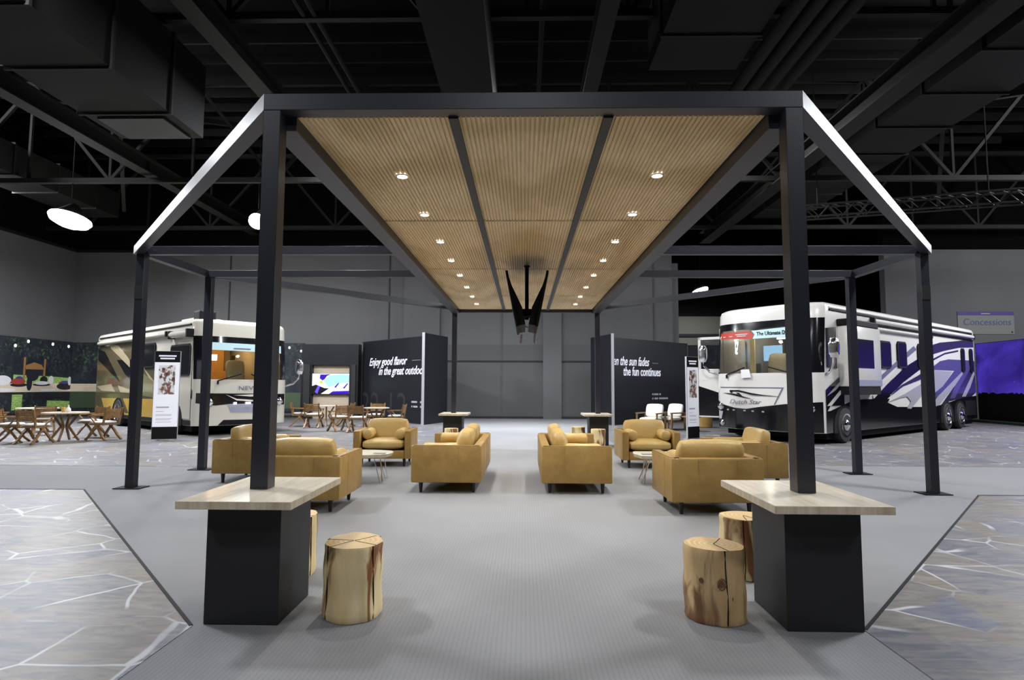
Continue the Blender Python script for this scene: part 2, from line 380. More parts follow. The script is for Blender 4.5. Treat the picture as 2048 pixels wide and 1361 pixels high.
for x, z, l in ((-8.0 + .9, 9.9, 'thin pipe between the large left duct and the left beam'), (-4.9, 9.6, 'thin pipe just above the left half of the canopy'), (-4.65, 9.6, 'thin pipe close beside its twin above the left half of the canopy'), (.35, 9.8, 'thin pipe over the canopy middle, right of the broad duct'), (7.6, 10.2, 'thin pipe left of the right diagonal beam')):
    bm = B(); tube(bm, [(x, 2, z), (x, 26.5, z)], .06, 8); thing_mesh('conduit_pipe', bm, M_duct, l, 'pipe', 'thin overhead pipes', True)
def truss(y, z0, z1, x0, x1, step, label):
    t = empty('roof_truss', label, 'truss', (0, y, z0), 0, 'roof trusses across the hall')
    bm = B(); bar(bm, (x0, 0, 0), (x1, 0, 0), .16, .16); mk('bottom_chord', bm, M_truss, t)
    bm = B(); bar(bm, (x0, 0, z1 - z0), (x1, 0, z1 - z0), .16, .16); mk('top_chord', bm, M_truss, t)
    bm = B(); x = x0; s = 0
    while x < x1 - .1:
        bar(bm, (x, 0, 0 if s else z1 - z0), (x + step, 0, z1 - z0 if s else 0), .1, .1)
        bar(bm, (x, 0, 0), (x, 0, z1 - z0), .08, .08); x += step; s ^= 1
    mk('web', bm, M_truss, t)
truss(12.5, 9.6, 12.3, -22, 22, 2.2, 'nearest dark roof truss, high across the top of the picture')
truss(19.0, 8.2, 11.5, -22, 22, 2.75, 'middle dark roof truss, behind the canopy front beam')
truss(25.3, 8.3, 11.5, -22, 26, 2.75, 'farthest dark roof truss, just before the back wall')
bm = B()
y = 4.0
while y < 26:
    box(bm, -20.9, 20.9, y, y + .08, 12.2, 12.5); y += 1.15
o = thing_mesh('roof_joists', bm, M_truss, 'rows of small dark joists under the black roof deck', 'joists'); o['kind'] = 'stuff'
for sx, l in ((-1, 'diagonal steel brace on the left of the roof space'), (1, 'diagonal steel brace on the right of the roof space')):
    bm = B(); bar(bm, (sx * 16, 12, 8.4), (sx * 9, 23, 11.5), .16, .16); bar(bm, (sx * 9, 12, 11.5), (sx * 16, 23, 8.4), .12, .12)
    thing_mesh('roof_brace', bm, M_truss, l, 'brace')
# lighting truss at right
t = empty('lighting_truss', 'long grey box truss hung above the motorhome on the right', 'truss', (8.0, 18.4, 6.85), math.atan2(-2.2, 7.5))
bm = B(); L = 6.6
for dy in (-.18, .18):
    for dz in (-.18, .18): tube(bm, [(0, dy, dz), (L, dy, dz + .0)], .03, 6)
mk('chord', bm, M_steel if False else mat('truss_aluminium', (.03, .03, .03), .5, .4), t)
bm = B(); i = 0; x = 0
while x < L - .3:
    for dy in (-.18, .18): tube(bm, [(x, dy, -.18 if i else .18), (x + .33, dy, .18 if i else -.18)], .015, 5)
    tube(bm, [(x, -.18, .18), (x + .33, .18, .18)], .015, 5); x += .33; i ^= 1
mk('lattice', bm, t.children[0].data.materials[0], t)
for dx in (1.0, 5.4):
    bm = B(); tube(bm, [(dx, 0, .18), (dx, 0, 4.5)], .02, 5); mk('hanger', bm, M_truss, t)

def high_bay(x, y, z, r, tilt, label, power):
    t = empty('high_bay_lamp', label, 'lamp', (x, y, z), 0, 'lit high bay lamps')
    bm = B(); lathe(bm, [(.08, .5), (.14, .45), (r * .6, .2), (r * .8, .06), (r * .8, .03)], 28); rf = mk('reflector', bm, M_truss, t, True); rf.rotation_euler = tilt
    bm = B(); lathe(bm, [(r * .8, .03), (r * .97, -.0), (r, -.05), (r * .9, -.16), (r * .55, -.26), (.02, -.3)], 32); ln = mk('lens', bm, M_lens, t, True); ln.rotation_euler = tilt
    bm = B(); tube(bm, [(0, 0, .4), (0, 0, 13 - z)], .015, 6); mk('hanging_rod', bm, M_truss, t)
    l = light('AREA', 'high_bay_or_fill_light', (0, 0, -.36), power, COOL, r * 1.8); l.parent = t
high_bay(-15.0, 19.0, 6.95, .62, (-.22, .1, 0), 'large round lit hanging lamp at far left above the mural', 800)
high_bay(-8.9, 19.3, 6.95, .28, (-.7, 0, 0), 'round lit lamp close to the left front canopy post', 700)
high_bay(11.2, 38.0, 7.65, .50, (-.1, -.3, 0), 'small lit lamp in the bay beyond the right canopy wing', 700)

# ------------------------------------------------------------------ canopy
ZT, ZB = 3.54, 3.42; HWD = 1.874; YA, YD = 4.01, 15.18; XW = 5.834; YBW, YC = 8.60, 10.58; P = .12
can = empty('canopy', 'charcoal steel pergola canopy with slatted oak ceiling and two open wings', 'canopy', (0, 9.6, 0))
def cbox(name, x0, x1, y0, y1, z0, z1, m=M_frame, bev=.004):
    bm = B(); box(bm, x0, x1, y0 - 9.6, y1 - 9.6, z0, z1, None, bev); return mk(name, bm, m, can)
def post(x0, y0, zb):
    return cbox('post', x0, x0 + P, y0, y0 + P, zb, ZB)
post(-HWD, YA, .80); post(HWD - P, YA, .80); post(-HWD, YD - P, .80); post(HWD - P, YD - P, .80)
for sx in (-1, 1):
    for y0 in (YBW - .02, YC - P + .02):
        x0 = sx * (XW - .12) - P / 2 
        p = post(x0, y0, .012)
        bm = B(); box(bm, x0 + P / 2 - .19, x0 + P / 2 + .19, y0 + P / 2 - .13 - 9.6, y0 + P / 2 + .13 - 9.6, .002, .014, None, .002); mk('base_plate', bm, M_black, can)
for sx in (-1, 1):       # small dark fixing covers high on the outer posts
    bm = B(); box(bm, sx * (XW - .12) - P / 2 + .0, sx * (XW - .12) + P / 2, YBW - .026 - 9.6, YBW - .0205 - 9.6, 2.75, 2.95); mk('cover_plate', bm, M_frame2, can)
cbox('beam', -HWD, HWD, YA, YA + P, ZB, ZT); cbox('beam', -HWD, HWD, YD - P, YD, ZB - .07, ZT)
for sx in (-1, 1):
    x0, x1 = sorted((sx * HWD, sx * (HWD - .19)))
    cbox('side_beam', x0, x1, YA + P, YD - P, 3.32, ZT)
def wing(p, q):
    bm = B(); p = Vector((p[0], p[1], 0)); q = Vector((q[0], q[1], 0)); d = (q - p).normalized()
    nrm = Vector((-d.y, d.x, 0))
    if nrm.dot(Vector((-p.x, 9.6 - p.y, 0))) < 0: nrm = -nrm
    pts = [p, q, q + nrm * P, p + nrm * P]
    prism(bm, [(v.x, v.y - 9.6) for v in pts], lambda u, v, z: (u, v, z), ZB, ZT); mk('wing_beam', bm, M_frame, can)
for sx in (-1, 1):
    wing((sx * HWD, YA), (sx * XW, YBW)); wing((sx * XW, YC), (sx * HWD, YD)); wing((sx * XW, YBW), (sx * XW, YC))
    for y0 in (YBW, YC - P):
        x0, x1 = sorted((sx * (HWD), sx * (XW - .1))); cbox('cross_beam', x0, x1, y0, y0 + P, ZB, ZT)
XS = [(-1.69, -.575), (-.535, .535), (.575, 1.68)]; YS = [4.13, 6.86, 9.76, 12.76, YD - P]
for (x0, x1) in XS:
    for a, b in zip(YS, YS[1:]):
        bm = B(); y0 = a + .022 - 9.6; y1 = b - .022 - 9.6
        w_ = x1 - x0; nrib = 30; pitch = w_ / nrib
        pts = []
        for k_ in range(nrib):
            u = x0 + k_ * pitch
            pts += [(u, 3.438), (u + pitch * .12, 3.425), (u + pitch * .68, 3.425), (u + pitch * .8, 3.438)]
        pts += [(x1, 3.438), (x1, 3.46), (x0, 3.46)]
        prism(bm, pts, lambda u, v, d: (u, d, v), y0, y1); mk('ceiling_panel', bm, M_slat, can)
for x in (-.555, .555): cbox('divider', x - .035, x + .035, YA + P, YD - P, 3.405, 3.50, M_frame2, 0)
cbox('seam_backing', -1.7, 1.7, YA + P, YD - P, 3.462, 3.475, M_frame2, 0)
for y in DL_Y:
    for x in (-1.17, 1.17):
        bm = B(); lathe(bm, [(.058, 3.418), (.062, 3.424), (.050, 3.416)], 20); f_ = mk('downlight', bm, M_alu, can, True, (x, y - 9.6, 0))
        bm = B(); lathe(bm, [(.046, 3.424), (.046, 3.414), (.03, 3.411)], 20); mk('lens', bm, M_dl, f_, True)

# ceiling mount with two televisions hung back to back
mt = empty('television_mount', 'black ceiling pole mount hanging from the canopy between two televisions', 'mount', (0, 9.5, 2.55))
bm = B(); tube(bm, [(.0, 0, .0), (.0, 0, .87)], .03, 12); mk('pole', bm, M_black, mt, True)
bm = B(); lathe(bm, [(.05, .858), (.05, .872), (.03, .845)], 20, T(.0, 0, 0)); mk('ceiling_plate', bm, M_black, mt, True)
bm = B(); box(bm, -.12, .12, -.12, .12, .04, .16, None, .01); mk('bracket', bm, M_black, mt)
bm = B()
for sx in (-1, 1):
    for j in range(5):
        tube(bm, [(sx * .11 + .02 + .02 * math.sin(t_ * 1.3 + j), -.1 + j * .05, -.24 - t_ * .035) for t_ in range(5)], .006, 5)
tube(bm, [(.02 + .07 * math.cos(a_), -.35, -.07 + .09 * math.sin(a_)) for a_ in [k_ * .45 for k_ in range(12)]], .01, 6)
mk('cable', bm, mat('cable_grey', (.12, .12, .13), .4), mt)
for sx, lab in ((-1, 'left of two black televisions hung under the canopy, screen facing left'), (1, 'right of two black televisions hung under the canopy, screen facing right')):
    t = empty('television', lab, 'television', (.0 + sx * .225, 9.5, 2.79)); t.rotation_euler = (0, sx * math.radians(11), 0)
    bm = B(); box(bm, -.018, .018, -.72, .72, -.43, .43, None, .006); mk('body', bm, M_black, t)
    bm = B(); prism(bm, [(-sx * .01, .40), (-sx * .035, .2), (-sx * .10, -.05), (-sx * .125, -.15), (-sx * .125, -.41), (-sx * .01, -.41)], lambda u, v, d: (u, d, v), -.66, .66); mk('back_cover', bm, M_black, t)
    bm = B(); box(bm, *sorted((sx * .0182, sx * .021)), -.68, .68, -.40, .40); mk('screen', bm, M_gloss_black, t)

# ------------------------------------------------------------------ post tables
def post_table(sx, front):
    xo, xi = 2.13, 1.43
    y0, y1 = (3.59, 4.56) if front else (14.63, 15.60)
    b0, b1 = (3.81, 4.34) if front else (14.85, 15.38)
    lab = 'pale oak topped black pedestal table around the %s %s canopy post' % ('near' if front else 'far', 'left' if sx < 0 else 'right')
    cx, cy = sx * 1.8, (b0 + b1) / 2
    t = empty('pedestal_table', lab, 'table', (cx, cy, 0), 0, 'pedestal tables around the canopy posts')
    x0, x1 = sorted((sx * xo, sx * xi))
    bm = B(); box(bm, x0 - cx, x1 - cx, y0 - cy, y1 - cy, .752, .80, None, .003)
    bm.faces.ensure_lookup_table(); bm.normal_update()
    for f in bm.faces: f.material_index = 0 if abs(f.normal.z) > .7 else 1
    tp = mk('tabletop', bm, [M_laminate, M_edge], t)
    bx0, bx1 = sorted((sx * 2.045, sx * 1.575))
    bm = B(); box(bm, bx0 - cx, bx1 - cx, b0 - cy, b1 - cy, .003, .752, None, .003); mk('base', bm, M_frame2, t)
for sx in (-1, 1):
    for fr in (True, False): post_table(sx, fr)

# ------------------------------------------------------------------ log stools
def log_stool(x, y, r, h, mi, seed, lab, ell=1.0, rz=0, cracks=((.3, 2.6), (1.4, .2))):
    t = empty('log_stool', lab, 'stool', (x, y, .003), rz, 'log stools beside the pedestal tables')
    rnd = random.Random(seed); ph = [rnd.uniform(0, 6.28) for _ in range(6)]
    def wob(a, z): return (1 + .045 * math.sin(2 * a + ph[0]) + .03 * math.sin(3 * a + ph[1]) + .014 * math.sin(7 * a + ph[2] + z * 3) + .008 * math.sin(13 * a + ph[3] + 5 * z)) * (1 + .02 * math.sin(6 * z + ph[4] + a)) * (1 if math.cos(a) ** 2 > 2 else (1 / math.sqrt((math.cos(a)) ** 2 + (math.sin(a) / ell) ** 2)))
    bm = B(); prof = [(r * .97, 0)] + [(r * (1 + .02 * math.sin(k * 1.1 + ph[5])), h * k / 10) for k in range(0, 10)] + [(r, h - .012), (r * .975, h)]
    prof[1] = (r, .012); lathe(bm, prof, 72, None, wob)
    mk('trunk', bm, M_logs[mi], t, True)
    bm = B(); lathe(bm, [(r * .972, h - .004), (r * .972, h + .0015)], 72, None, lambda a, z: wob(a, h)); mk('cut_face', bm, M_endgrain, t)
    # drying cracks across the cut face and down the side
    for a0, a1 in cracks:
        bm = B()
        for aa in (a0,):
            R = r * wob(aa, h * .5)
            pts = [(rr * math.cos(aa + .12 * math.sin(9 * rr)), rr * math.sin(aa + .12 * math.sin(9 * rr))) for rr in [R * q for q in (.02, .25, .5, .75, .965)]]
            for p_, q_ in zip(pts, pts[1:]): bar(bm, (*p_, h + .001), (*q_, h + .001), .005, .004)
            zz = [h * q for q in (1, .8, .6, .4, .2, .02)]
            pp = [((r * wob(aa + .03 * math.sin(z * 11), z) + .0005) * math.cos(aa + .03 * math.sin(z * 11)), (r * wob(aa + .03 * math.sin(z * 11), z) + .0005) * math.sin(aa + .03 * math.sin(z * 11)), z) for z in zz]
            for p_, q_ in zip(pp, pp[1:]): bar(bm, p_, q_, .006, .006)
        mk('crack', bm, M_black, t)
    return t
log_stool(-1.17, 4.04, .178, .46, 0, 3, 'pale log stool with red-brown streaks standing right of the near left table', 1.32, .28, ((-2.55, 0), (-.95, 0), (.45, 0), (2.6, 0)))
log_stool(1.205, 4.04, .185, .46, 1, 11, 'knotty brown log stool standing left of the near right table', 1.0, 0, ((-1.45, 0), (.9, 0)))
log_stool(-1.86, 4.83, .165, .46, 2, 5, 'log stool mostly hidden behind the near left table', 1.1, 0, ((-.5, 0),))
log_stool(1.72, 4.92, .175, .46, 2, 8, 'yellow log stool half hidden behind the near right table', 1.1, 0, ((-1.9, 0), (-1.2, 0)))
log_stool(1.33, 15.15, .17, .46, 2, 14, 'small far log stool left of the far right table', 1.0, 0)
log_stool(1.74, 14.45, .17, .46, 2, 17, 'far log stool in front of the far right table', 1.0, 0)
log_stool(-1.78, 14.45, .17, .46, 2, 19, 'far log stool in front of the far left table', 1.0, 0)
# knots on the near right stool
st_ = [o for o in C.objects if o.name.startswith('log_stool') and 'knotty' in o.get('label', '')][0]
for aa, z, rr in ((-1.62, .26, .026), (-.98, .19, .024), (-2.3, .27, .012), (-1.2, .17, .012)):
    bm = B(); M_ = RZ(aa) @ T(.1865, 0, z) @ RY(PI / 2)
    tube(bm, [M_ @ Vector((rr * math.cos(q) * 1.3, rr * math.sin(q), 0)) for q in [k_ * PI / 6 for k_ in range(12)]], .0035, 6, True)
    lathe(bm, [(rr * .75, -.004), (rr * .7, .003)], 14, M_); mk('knot', bm, M_seam, st_, True)

# ------------------------------------------------------------------ sofas and armchairs
def seat_unit(name, wid, nseat, label, cat, loc, rz, group):
    """local frame: origin under the middle of the seat, +y is the way it faces"""
    t = empty(name, label, cat, loc, rz, group); D = .98; ht = .66; zb = .15; aw = .125; h = D / 2; W2 = wid / 2
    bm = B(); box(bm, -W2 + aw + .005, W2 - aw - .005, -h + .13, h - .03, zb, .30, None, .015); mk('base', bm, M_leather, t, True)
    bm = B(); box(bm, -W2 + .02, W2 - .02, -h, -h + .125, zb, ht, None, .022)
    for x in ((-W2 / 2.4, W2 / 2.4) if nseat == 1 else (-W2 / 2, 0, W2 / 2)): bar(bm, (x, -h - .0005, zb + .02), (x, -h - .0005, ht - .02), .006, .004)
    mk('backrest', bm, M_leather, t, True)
    for sx in (-1, 1):
        x0, x1 = sorted((sx * W2, sx * (W2 - aw)))
        bm = B(); box(bm, x0, x1, -h + .002, h, zb, ht, None, .02)
        bar(bm, (sx * (W2 + .0005), -h * .35, zb + .02), (sx * (W2 + .0005), -h * .35, ht - .02), .006, .004, (1, 0, 0))
        bar(bm, (sx * (W2 - .012), -h + .03, ht + .001), (sx * (W2 - .012), h - .03, ht + .001), .008, .006)
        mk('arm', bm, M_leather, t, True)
    sw = (wid - 2 * aw - .01) / nseat
    for i in range(nseat):
        x = -W2 + aw + .005 + sw * (i + .5)
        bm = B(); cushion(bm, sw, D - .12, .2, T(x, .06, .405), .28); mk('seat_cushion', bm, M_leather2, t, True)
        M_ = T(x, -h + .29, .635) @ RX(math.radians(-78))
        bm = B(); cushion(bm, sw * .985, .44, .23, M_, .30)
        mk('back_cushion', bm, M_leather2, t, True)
    for sx in (-1, 1):
        bm = B(); L = .56
        prof = [(.01, -.004), (.055, 0), (.088, .02), (.094, .05)] + [(.096 + .003 * math.sin(k_), L * k_ / 8) for k_ in range(1, 8)] + [(.094, L - .05), (.088, L - .02), (.055, L), (.01, L + .004)]
        lathe(bm, prof, 20, T(sx * (W2 - aw - .1), -.2, .585) @ RX(-PI / 2)); mk('bolster', bm, M_leather2, t, True)
    for sx in (-1, 1):
        for sy in (-1, 1):
            bm = B(); x, y = sx * (W2 - .14), sy * (h - .12); lathe(bm, [(.02, .003), (.032, zb)], 12, T(x, y, 0)); mk('leg', bm, M_legwood, t, True)
    return t
GA, GS = 'tan leather armchairs under the canopy', 'tan leather loveseats under the canopy'
seat_unit('armchair', 1.06, 1, 'tan leather armchair with its back to us behind the near left table', 'armchair', (-2.72, 7.51, 0), 0, GA)
seat_unit('armchair', 1.05, 1, 'tan leather armchair facing right, left of all other seats, behind the near left post', 'armchair', (-4.28, 9.56, 0), -PI / 2, GA)
seat_unit('armchair', 1.06, 1, 'tan leather armchair facing us in the left seating group', 'armchair', (-2.66, 11.44, 0), PI + .06, GA)
seat_unit('loveseat', 2.3, 2, 'tan leather loveseat left of the central aisle, its back to the aisle', 'sofa', (-1.12, 9.5, 0), PI / 2, GS)
seat_unit('loveseat', 2.3, 2, 'tan leather loveseat right of the central aisle, facing right', 'sofa', (.69, 9.5, 0), -PI / 2, GS)
seat_unit('armchair', 1.06, 1, 'tan leather armchair facing us in the right seating group', 'armchair', (2.27, 11.45, 0), PI, GA)
seat_unit('armchair', 1.08, 1, 'tan leather armchair with its back to us left of the near right post', 'armchair', (2.2, 7.55, 0), .02, GA)
seat_unit('armchair', 1.05, 1, 'tan leather armchair facing left, right of all other seats', 'armchair', (3.36, 9.46, 0), PI / 2, GA)

def slab_table(x, y, rz, lab, sx=.5, sy=.3):
    t = empty('coffee_table', lab, 'table', (x, y, 0), rz, 'live edge coffee tables')
    rnd = random.Random(int(x * 10)); bm = B(); n_ = 36
    ph = [rnd.uniform(0, 6) for _ in range(4)]
    pts = [((sx * (1 + .07 * math.sin(3 * a + ph[0]) + .03 * math.sin(7 * a + ph[1]))) * math.copysign(abs(math.cos(a)) ** .7, math.cos(a)), (sy * (1 + .08 * math.sin(4 * a + ph[2]))) * math.copysign(abs(math.sin(a)) ** .7, math.sin(a))) for a in [k_ * 2 * PI / n_ for k_ in range(n_)]]
    prism(bm, pts, lambda u, v, d: (u * (1 - .04 * (d < .42)), v * (1 - .05 * (d < .42)), d), .40, .45)
    mk('slab_top', bm, woodmat('bleached_slab', (.60, .55, .42), (.76, .72, .6), (1.5, 9, 3), .3), t)
    for ax, ay in ((-1, -1), (1, -1), (-1, 1), (1, 1)):
        bm = B(); X, Y = ax * sx * .62, ay * sy * .55
        tube(bm, [(X - .07 * ax, Y, .40), (X + .05 * ax - .02, Y + .02 * ay, .02), (X + .05 * ax + .02, Y + .02 * ay, .02), (X + .02, Y - .05 * ay, .40)], .007, 8); mk('hairpin_leg', bm, M_chrome, t, True)
slab_table(-2.62, 9.35, .05, 'white slab coffee table with hairpin legs in the left seating group', .56, .36)
slab_table(2.16, 9.4, -.1, 'white slab coffee table with hairpin legs in the right seating group', .52, .36)
for x, y, lab in ((-2.25, 9.2, 'grey leaflet lying on the left coffee table'), (1.86, 9.3, 'grey leaflet lying on the right coffee table')):
    bm = B(); box(bm, -.09, .09, -.06, .06, 0, .006, T(x, y, .45)); thing_mesh('leaflet', bm, mat('leaflet_grey', (.2, .2, .2), .4), lab, 'leaflet', 'leaflets on the coffee tables')

# ------------------------------------------------------------------ wooden dining chairs and tables
def dining_chair(label, loc, rz, group, proto=[None]):
    if proto[0] is not None: return copy_tree(proto[0], None, loc, rz, label, group)
    t = empty('dining_chair', label, 'chair', loc, rz, group); proto[0] = t
    bm = B(); box(bm, -.24, .24, -.22, .24, .40, .435, None, .006); mk('seat_frame', bm, M_teak, t)
    bm = B(); cushion(bm, .47, .45, .075, T(0, .01, .47), .3, 6); mk('seat_cushion', bm, M_cush_w, t, True)
    bm = B()
    for sx in (-1, 1): bar(bm, (sx * .235, -.22, .40), (sx * .245, -.31, .86), .035, .045, (0, 1, 0))
    for i in range(5):
        z = .60 + i * .052; yy = -.245 - (z - .5) * .17
        pts = [(x, yy - .035 * (1 - (x / .24) ** 2), z) for x in (-.24, -.12, 0, .12, .24)]
        for a, b in zip(pts, pts[1:]): bar(bm, a, b, .018, .046)
    mk('backrest', bm, M_teak, t)
    for sx in (-1, 1):
        bm = B(); bar(bm, (sx * .255, -.27, .655), (sx * .27, .23, .645), .05, .028); mk('arm', bm, M_teak, t)
        for sy in (-1, 1):
            bm = B(); pts = [(sx * .20, -sy * .06, .42), (sx * .22, sy * .10, .26), (sx * .235, sy * .20, .12), (sx * .24, sy * .33, .005)]
            for a, b in zip(pts, pts[1:]): bar(bm, a, b, .045, .052, (1, 0, 0))
            if sy > 0: bar(bm, (sx * .262, .20, .64), (sx * .22, -.02, .40), .03, .036, (1, 0, 0))
            mk('leg', bm, M_teak, t)
    return t
def dining_table(label, x, y, r, grp, m=None):
    t = empty('dining_table', label, 'table', (x, y, 0), .3, grp)
    bm = B(); lathe(bm, [(r - .01, .715), (r, .722), (r, .742), (r - .008, .75)], 40); mk('tabletop', bm, m or mat('pale_table_top', (.50, .44, .34), .28), t, True)
    for k_ in range(4):
        a = k_ * PI / 2
        bm = B(); pts = [(.30 * r * 2 * math.cos(a), .30 * r * 2 * math.sin(a), .715), (.08 * math.cos(a), .08 * math.sin(a), .38), (.33 * math.cos(a), .33 * math.sin(a), .005)]
        for p_, q_ in zip(pts, pts[1:]): bar(bm, p_, q_, .045, .05)
        mk('leg', bm, M_teak2, t)
G1 = 'wooden chairs by the left mural'; G2 = 'wooden chairs in front of the television booth'
dining_table('round wooden dining table by the left mural with a cup and vase on it', -12.15, 15.62, .52, 'round dining tables')
dining_table('round wooden dining table farther back by the left mural', -15.2, 18.4, .55, 'round dining tables')
dining_table('round wooden dining table in front of the television booth', -7.2, 21.6, .45, 'round dining tables')
dining_table('round wooden dining table in front of the black quotation wall', -4.95, 19.9, .42, 'round dining tables')
for lab, x, y, a in [('wooden chair nearest us by the left mural, back turned to us', -12.25, 14.78, -.1), ('wooden chair right of the mural dining table, facing left', -11.3, 15.9, 1.35),
                   ('wooden chair behind the mural dining table, at its right', -12.15, 16.6, PI - .3), ('wooden chair cut by the left picture edge, facing right', -13.05, 15.0, -1.2),
                   ('wooden chair between the two tables by the left mural', -14.1, 17.35, .7), ('wooden chair beyond the farther mural table', -15.6, 17.3, -.2)]:
    dining_chair(lab, (x, y, .003), a, G1)
for lab, x, y, a in [('wooden chair beside the left motorhome nose, facing right', -8.05, 21.3, -PI / 2 + .3), ('wooden chair with its back to us before the booth screen', -7.35, 20.75, .05),
                   ('wooden chair facing left, right of the booth table', -6.45, 21.3, PI / 2), ('wooden chair nearest us before the booth, facing away to the left', -6.0, 19.25, .75),
                   ('wooden chair with its back to us left of the quotation wall table', -5.3, 18.95, -.05), ('wooden chair facing us behind the quotation wall table', -5.2, 20.8, PI),
                   ('wooden chair seen side-on, facing left, before the black quotation wall', -4.3, 19.85, PI / 2)]:
    dining_chair(lab, (x, y, .003), a, G2)
bm = B(); lathe(bm, [(.03, .75), (.045, .76), (.05, .87), (.045, .875)], 16, T(-12.2, 15.6, 0)); thing_mesh('cup', bm, mat('amber_cup', (.45, .27, .07), .3), 'amber cup on the mural dining table', 'cup', None, True)
bm = B(); lathe(bm, [(.04, .75), (.06, .79), (.055, .84), (.02, .88), (.018, .93), (.025, .94)], 16, T(-12.03, 15.55, 0)); thing_mesh('vase', bm, M_plain_white, 'small white vase beside the amber cup', 'vase', None, True)

# lounge set in front of the right quotation wall
def lounge_chair(lab, x, y, rz):
    t = empty('lounge_chair', lab, 'chair', (x, y, .003), rz, 'low lounge chairs by the right quotation wall')
    bm = B(); box(bm, -.33, .33, -.3, .34, .26, .31, None, .006); mk('seat_frame', bm, M_teak, t)
    for sx in (-1, 1):
        bm = B(); box(bm, sx * .36 - .03, sx * .36 + .03, -.36, .38, .56, .60, None, .006); bar(bm, (sx * .36, -.33, .0), (sx * .36, -.33, .58), .045, .05); bar(bm, (sx * .36, .33, .0), (sx * .36, .33, .58), .045, .05); mk('arm_frame', bm, M_teak, t)
    bm = B(); cushion(bm, .62, .62, .14, T(0, .03, .38), .25, 6); mk('seat_cushion', bm, M_cush_w, t, True)
    bm = B(); cushion(bm, .62, .46, .14, T(0, -.29, .66) @ RX(math.radians(-75)), .25, 6); mk('back_cushion', bm, M_cush_w, t, True)
lounge_chair('low wooden lounge chair with white cushions, left of two by the right quotation wall', 4.25, 20.35, 2.5)
lounge_chair('low wooden lounge chair with white cushions, right of two by the right quotation wall', 4.98, 20.75, 2.2)
t = empty('side_table', 'small brown round side table left of the right sign stand', 'table', (5.5, 20.0, .003))
bm = B(); lathe(bm, [(.3, .46), (.31, .47), (.3, .5)], 28); mk('tabletop', bm, M_teak, t, True)
for k_ in range(3):
    bm = B(); a = k_ * 2 * PI / 3; tube(bm, [(.2 * math.cos(a), .2 * math.sin(a), .46), (.26 * math.cos(a), .26 * math.sin(a), 0)], .014, 8); mk('leg', bm, M_black, t)
bm = B(); lathe(bm, [(.24, .003), (.28, .03), (.28, .50), (.25, .53), (.05, .54)], 28, T(6.5, 21.9, 0)); thing_mesh('pouf', bm, M_leather, 'tan round pouf between the right sign stand and motorhome', 'pouf', None, True)

# ------------------------------------------------------------------ sign stands
def sign_stand(lab, x, y, rz, h, wd):
    t = empty('sign_stand', lab, 'sign', (x, y, .003), rz, 'tall white sign stands by the motorhomes')
    bm = B(); box(bm, -wd / 2, wd / 2, -.03, .03, .02, h, None, .004); mk('frame', bm, M_alu, t)
    bm = B(); box(bm, -wd / 2 + .012, wd / 2 - .012, -.034, -.03, .34, h - .02); mk('print_panel', bm, M_paper, t)
    bm = B(); box(bm, -wd / 2 + .008, wd / 2 - .008, -.037, -.03, .04, .36); mk('kick_panel', bm, M_black, t)
    bm = B(); box(bm, -wd / 2 + .008, wd / 2 - .008, -.037, -.03, h - .3, h - .006); hd = mk('header', bm, M_black, t)
    bm = B()
    for i, (a, b) in enumerate(((.16, .84), (.22, .78))): box(bm, -wd / 2 + wd * a, -wd / 2 + wd * b, -.039, -.037, h - .15 - i * .07, h - .11 - i * .07)
    mk('header_lettering', bm, M_letter, hd)
    bm = B(); box(bm, -wd * .32, wd * .32, -.036, -.034, h - 1.16, h - .38)
    o = mk('plan_drawing', bm, mat('plan_drawing_ink', (.2, .14, .1), .6), t); nn = NT(o.data.materials[0])
    nn.col(nn.ramp(nn.noise(nn.coord((9, 9, 5)), 1.5, 2), [(0, (.05, .04, .045)), (.36, (.35, .10, .05)), (.41, (.10, .10, .11)), (.45, (.55, .5, .45)), (.50, (.82, .83, .88))], 'CONSTANT'))
    bm = B()
    for i, (z, f) in enumerate(((.86, .5), (.76, .3), (.68, .62), (.65, .6), (.57, .62), (.54, .55), (.48, .6))):
        box(bm, -wd * .36, -wd * .36 + wd * f, -.036, -.034, z * h / 2.38, (z + .012 + (.025 if i == 0 else 0)) * h / 2.38)
    mk('small_print', bm, mat('small_print_grey', (.45, .46, .5), .6), t)
    for sx in (-1, 1):
        bm = B(); box(bm, sx * wd * .33 - .06, sx * wd * .33 + .06, -.16, .16, 0, .02, None, .003); mk('foot', bm, M_alu, t)
sign_stand('tall white sign stand with black header before the left motorhome', -9.62, 15.85, .30, 2.38, .62)
sign_stand('tall white sign stand with black header before the right motorhome', 4.72, 17.05, .62, 2.33, .50)

# ------------------------------------------------------------------ black display walls with quotations
def wallM(x, y, ang): return T(x, y, 0) @ RZ(ang)
def disp_wall(name, lab, x, y, ang, L, h, th=.12, mm=None):
    t = empty(name, lab, 'wall panel', (x, y, .003), ang); bm = B(); box(bm, 0, L, 0, th, 0, h, None, .004); mk('board', bm, mm or M_panel, t); return t
aL = math.atan2(22.8 - 26.3, 3.37)
q1 = disp_wall('display_wall', 'angled black wall with white words about good flavor outdoors', -7.2, 26.33, aL, 4.75, 3.36)
F90 = RX(PI / 2)
for k_, (s, u, z) in enumerate((('Enjoy good flavor', .60, 2.32), ('in the great outdoors', 1.40, 1.92))):
    sz = .48
    tx = text('lettering', s, sz, M_letter, q1, T(u, -.012, z) @ Matrix.Diagonal((.865, 1, 1, 1)) @ F90, .36, .006, 'LEFT', .006)
b2 = bmesh.new(); b2.from_mesh(tx.data); bmesh.ops.bisect_plane(b2, geom=b2.verts[:] + b2.edges[:] + b2.faces[:], plane_co=(4.74, 0, 0), plane_no=(1, 0, 0), clear_outer=True); b2.to_mesh(tx.data); b2.free()   # the wall ends here
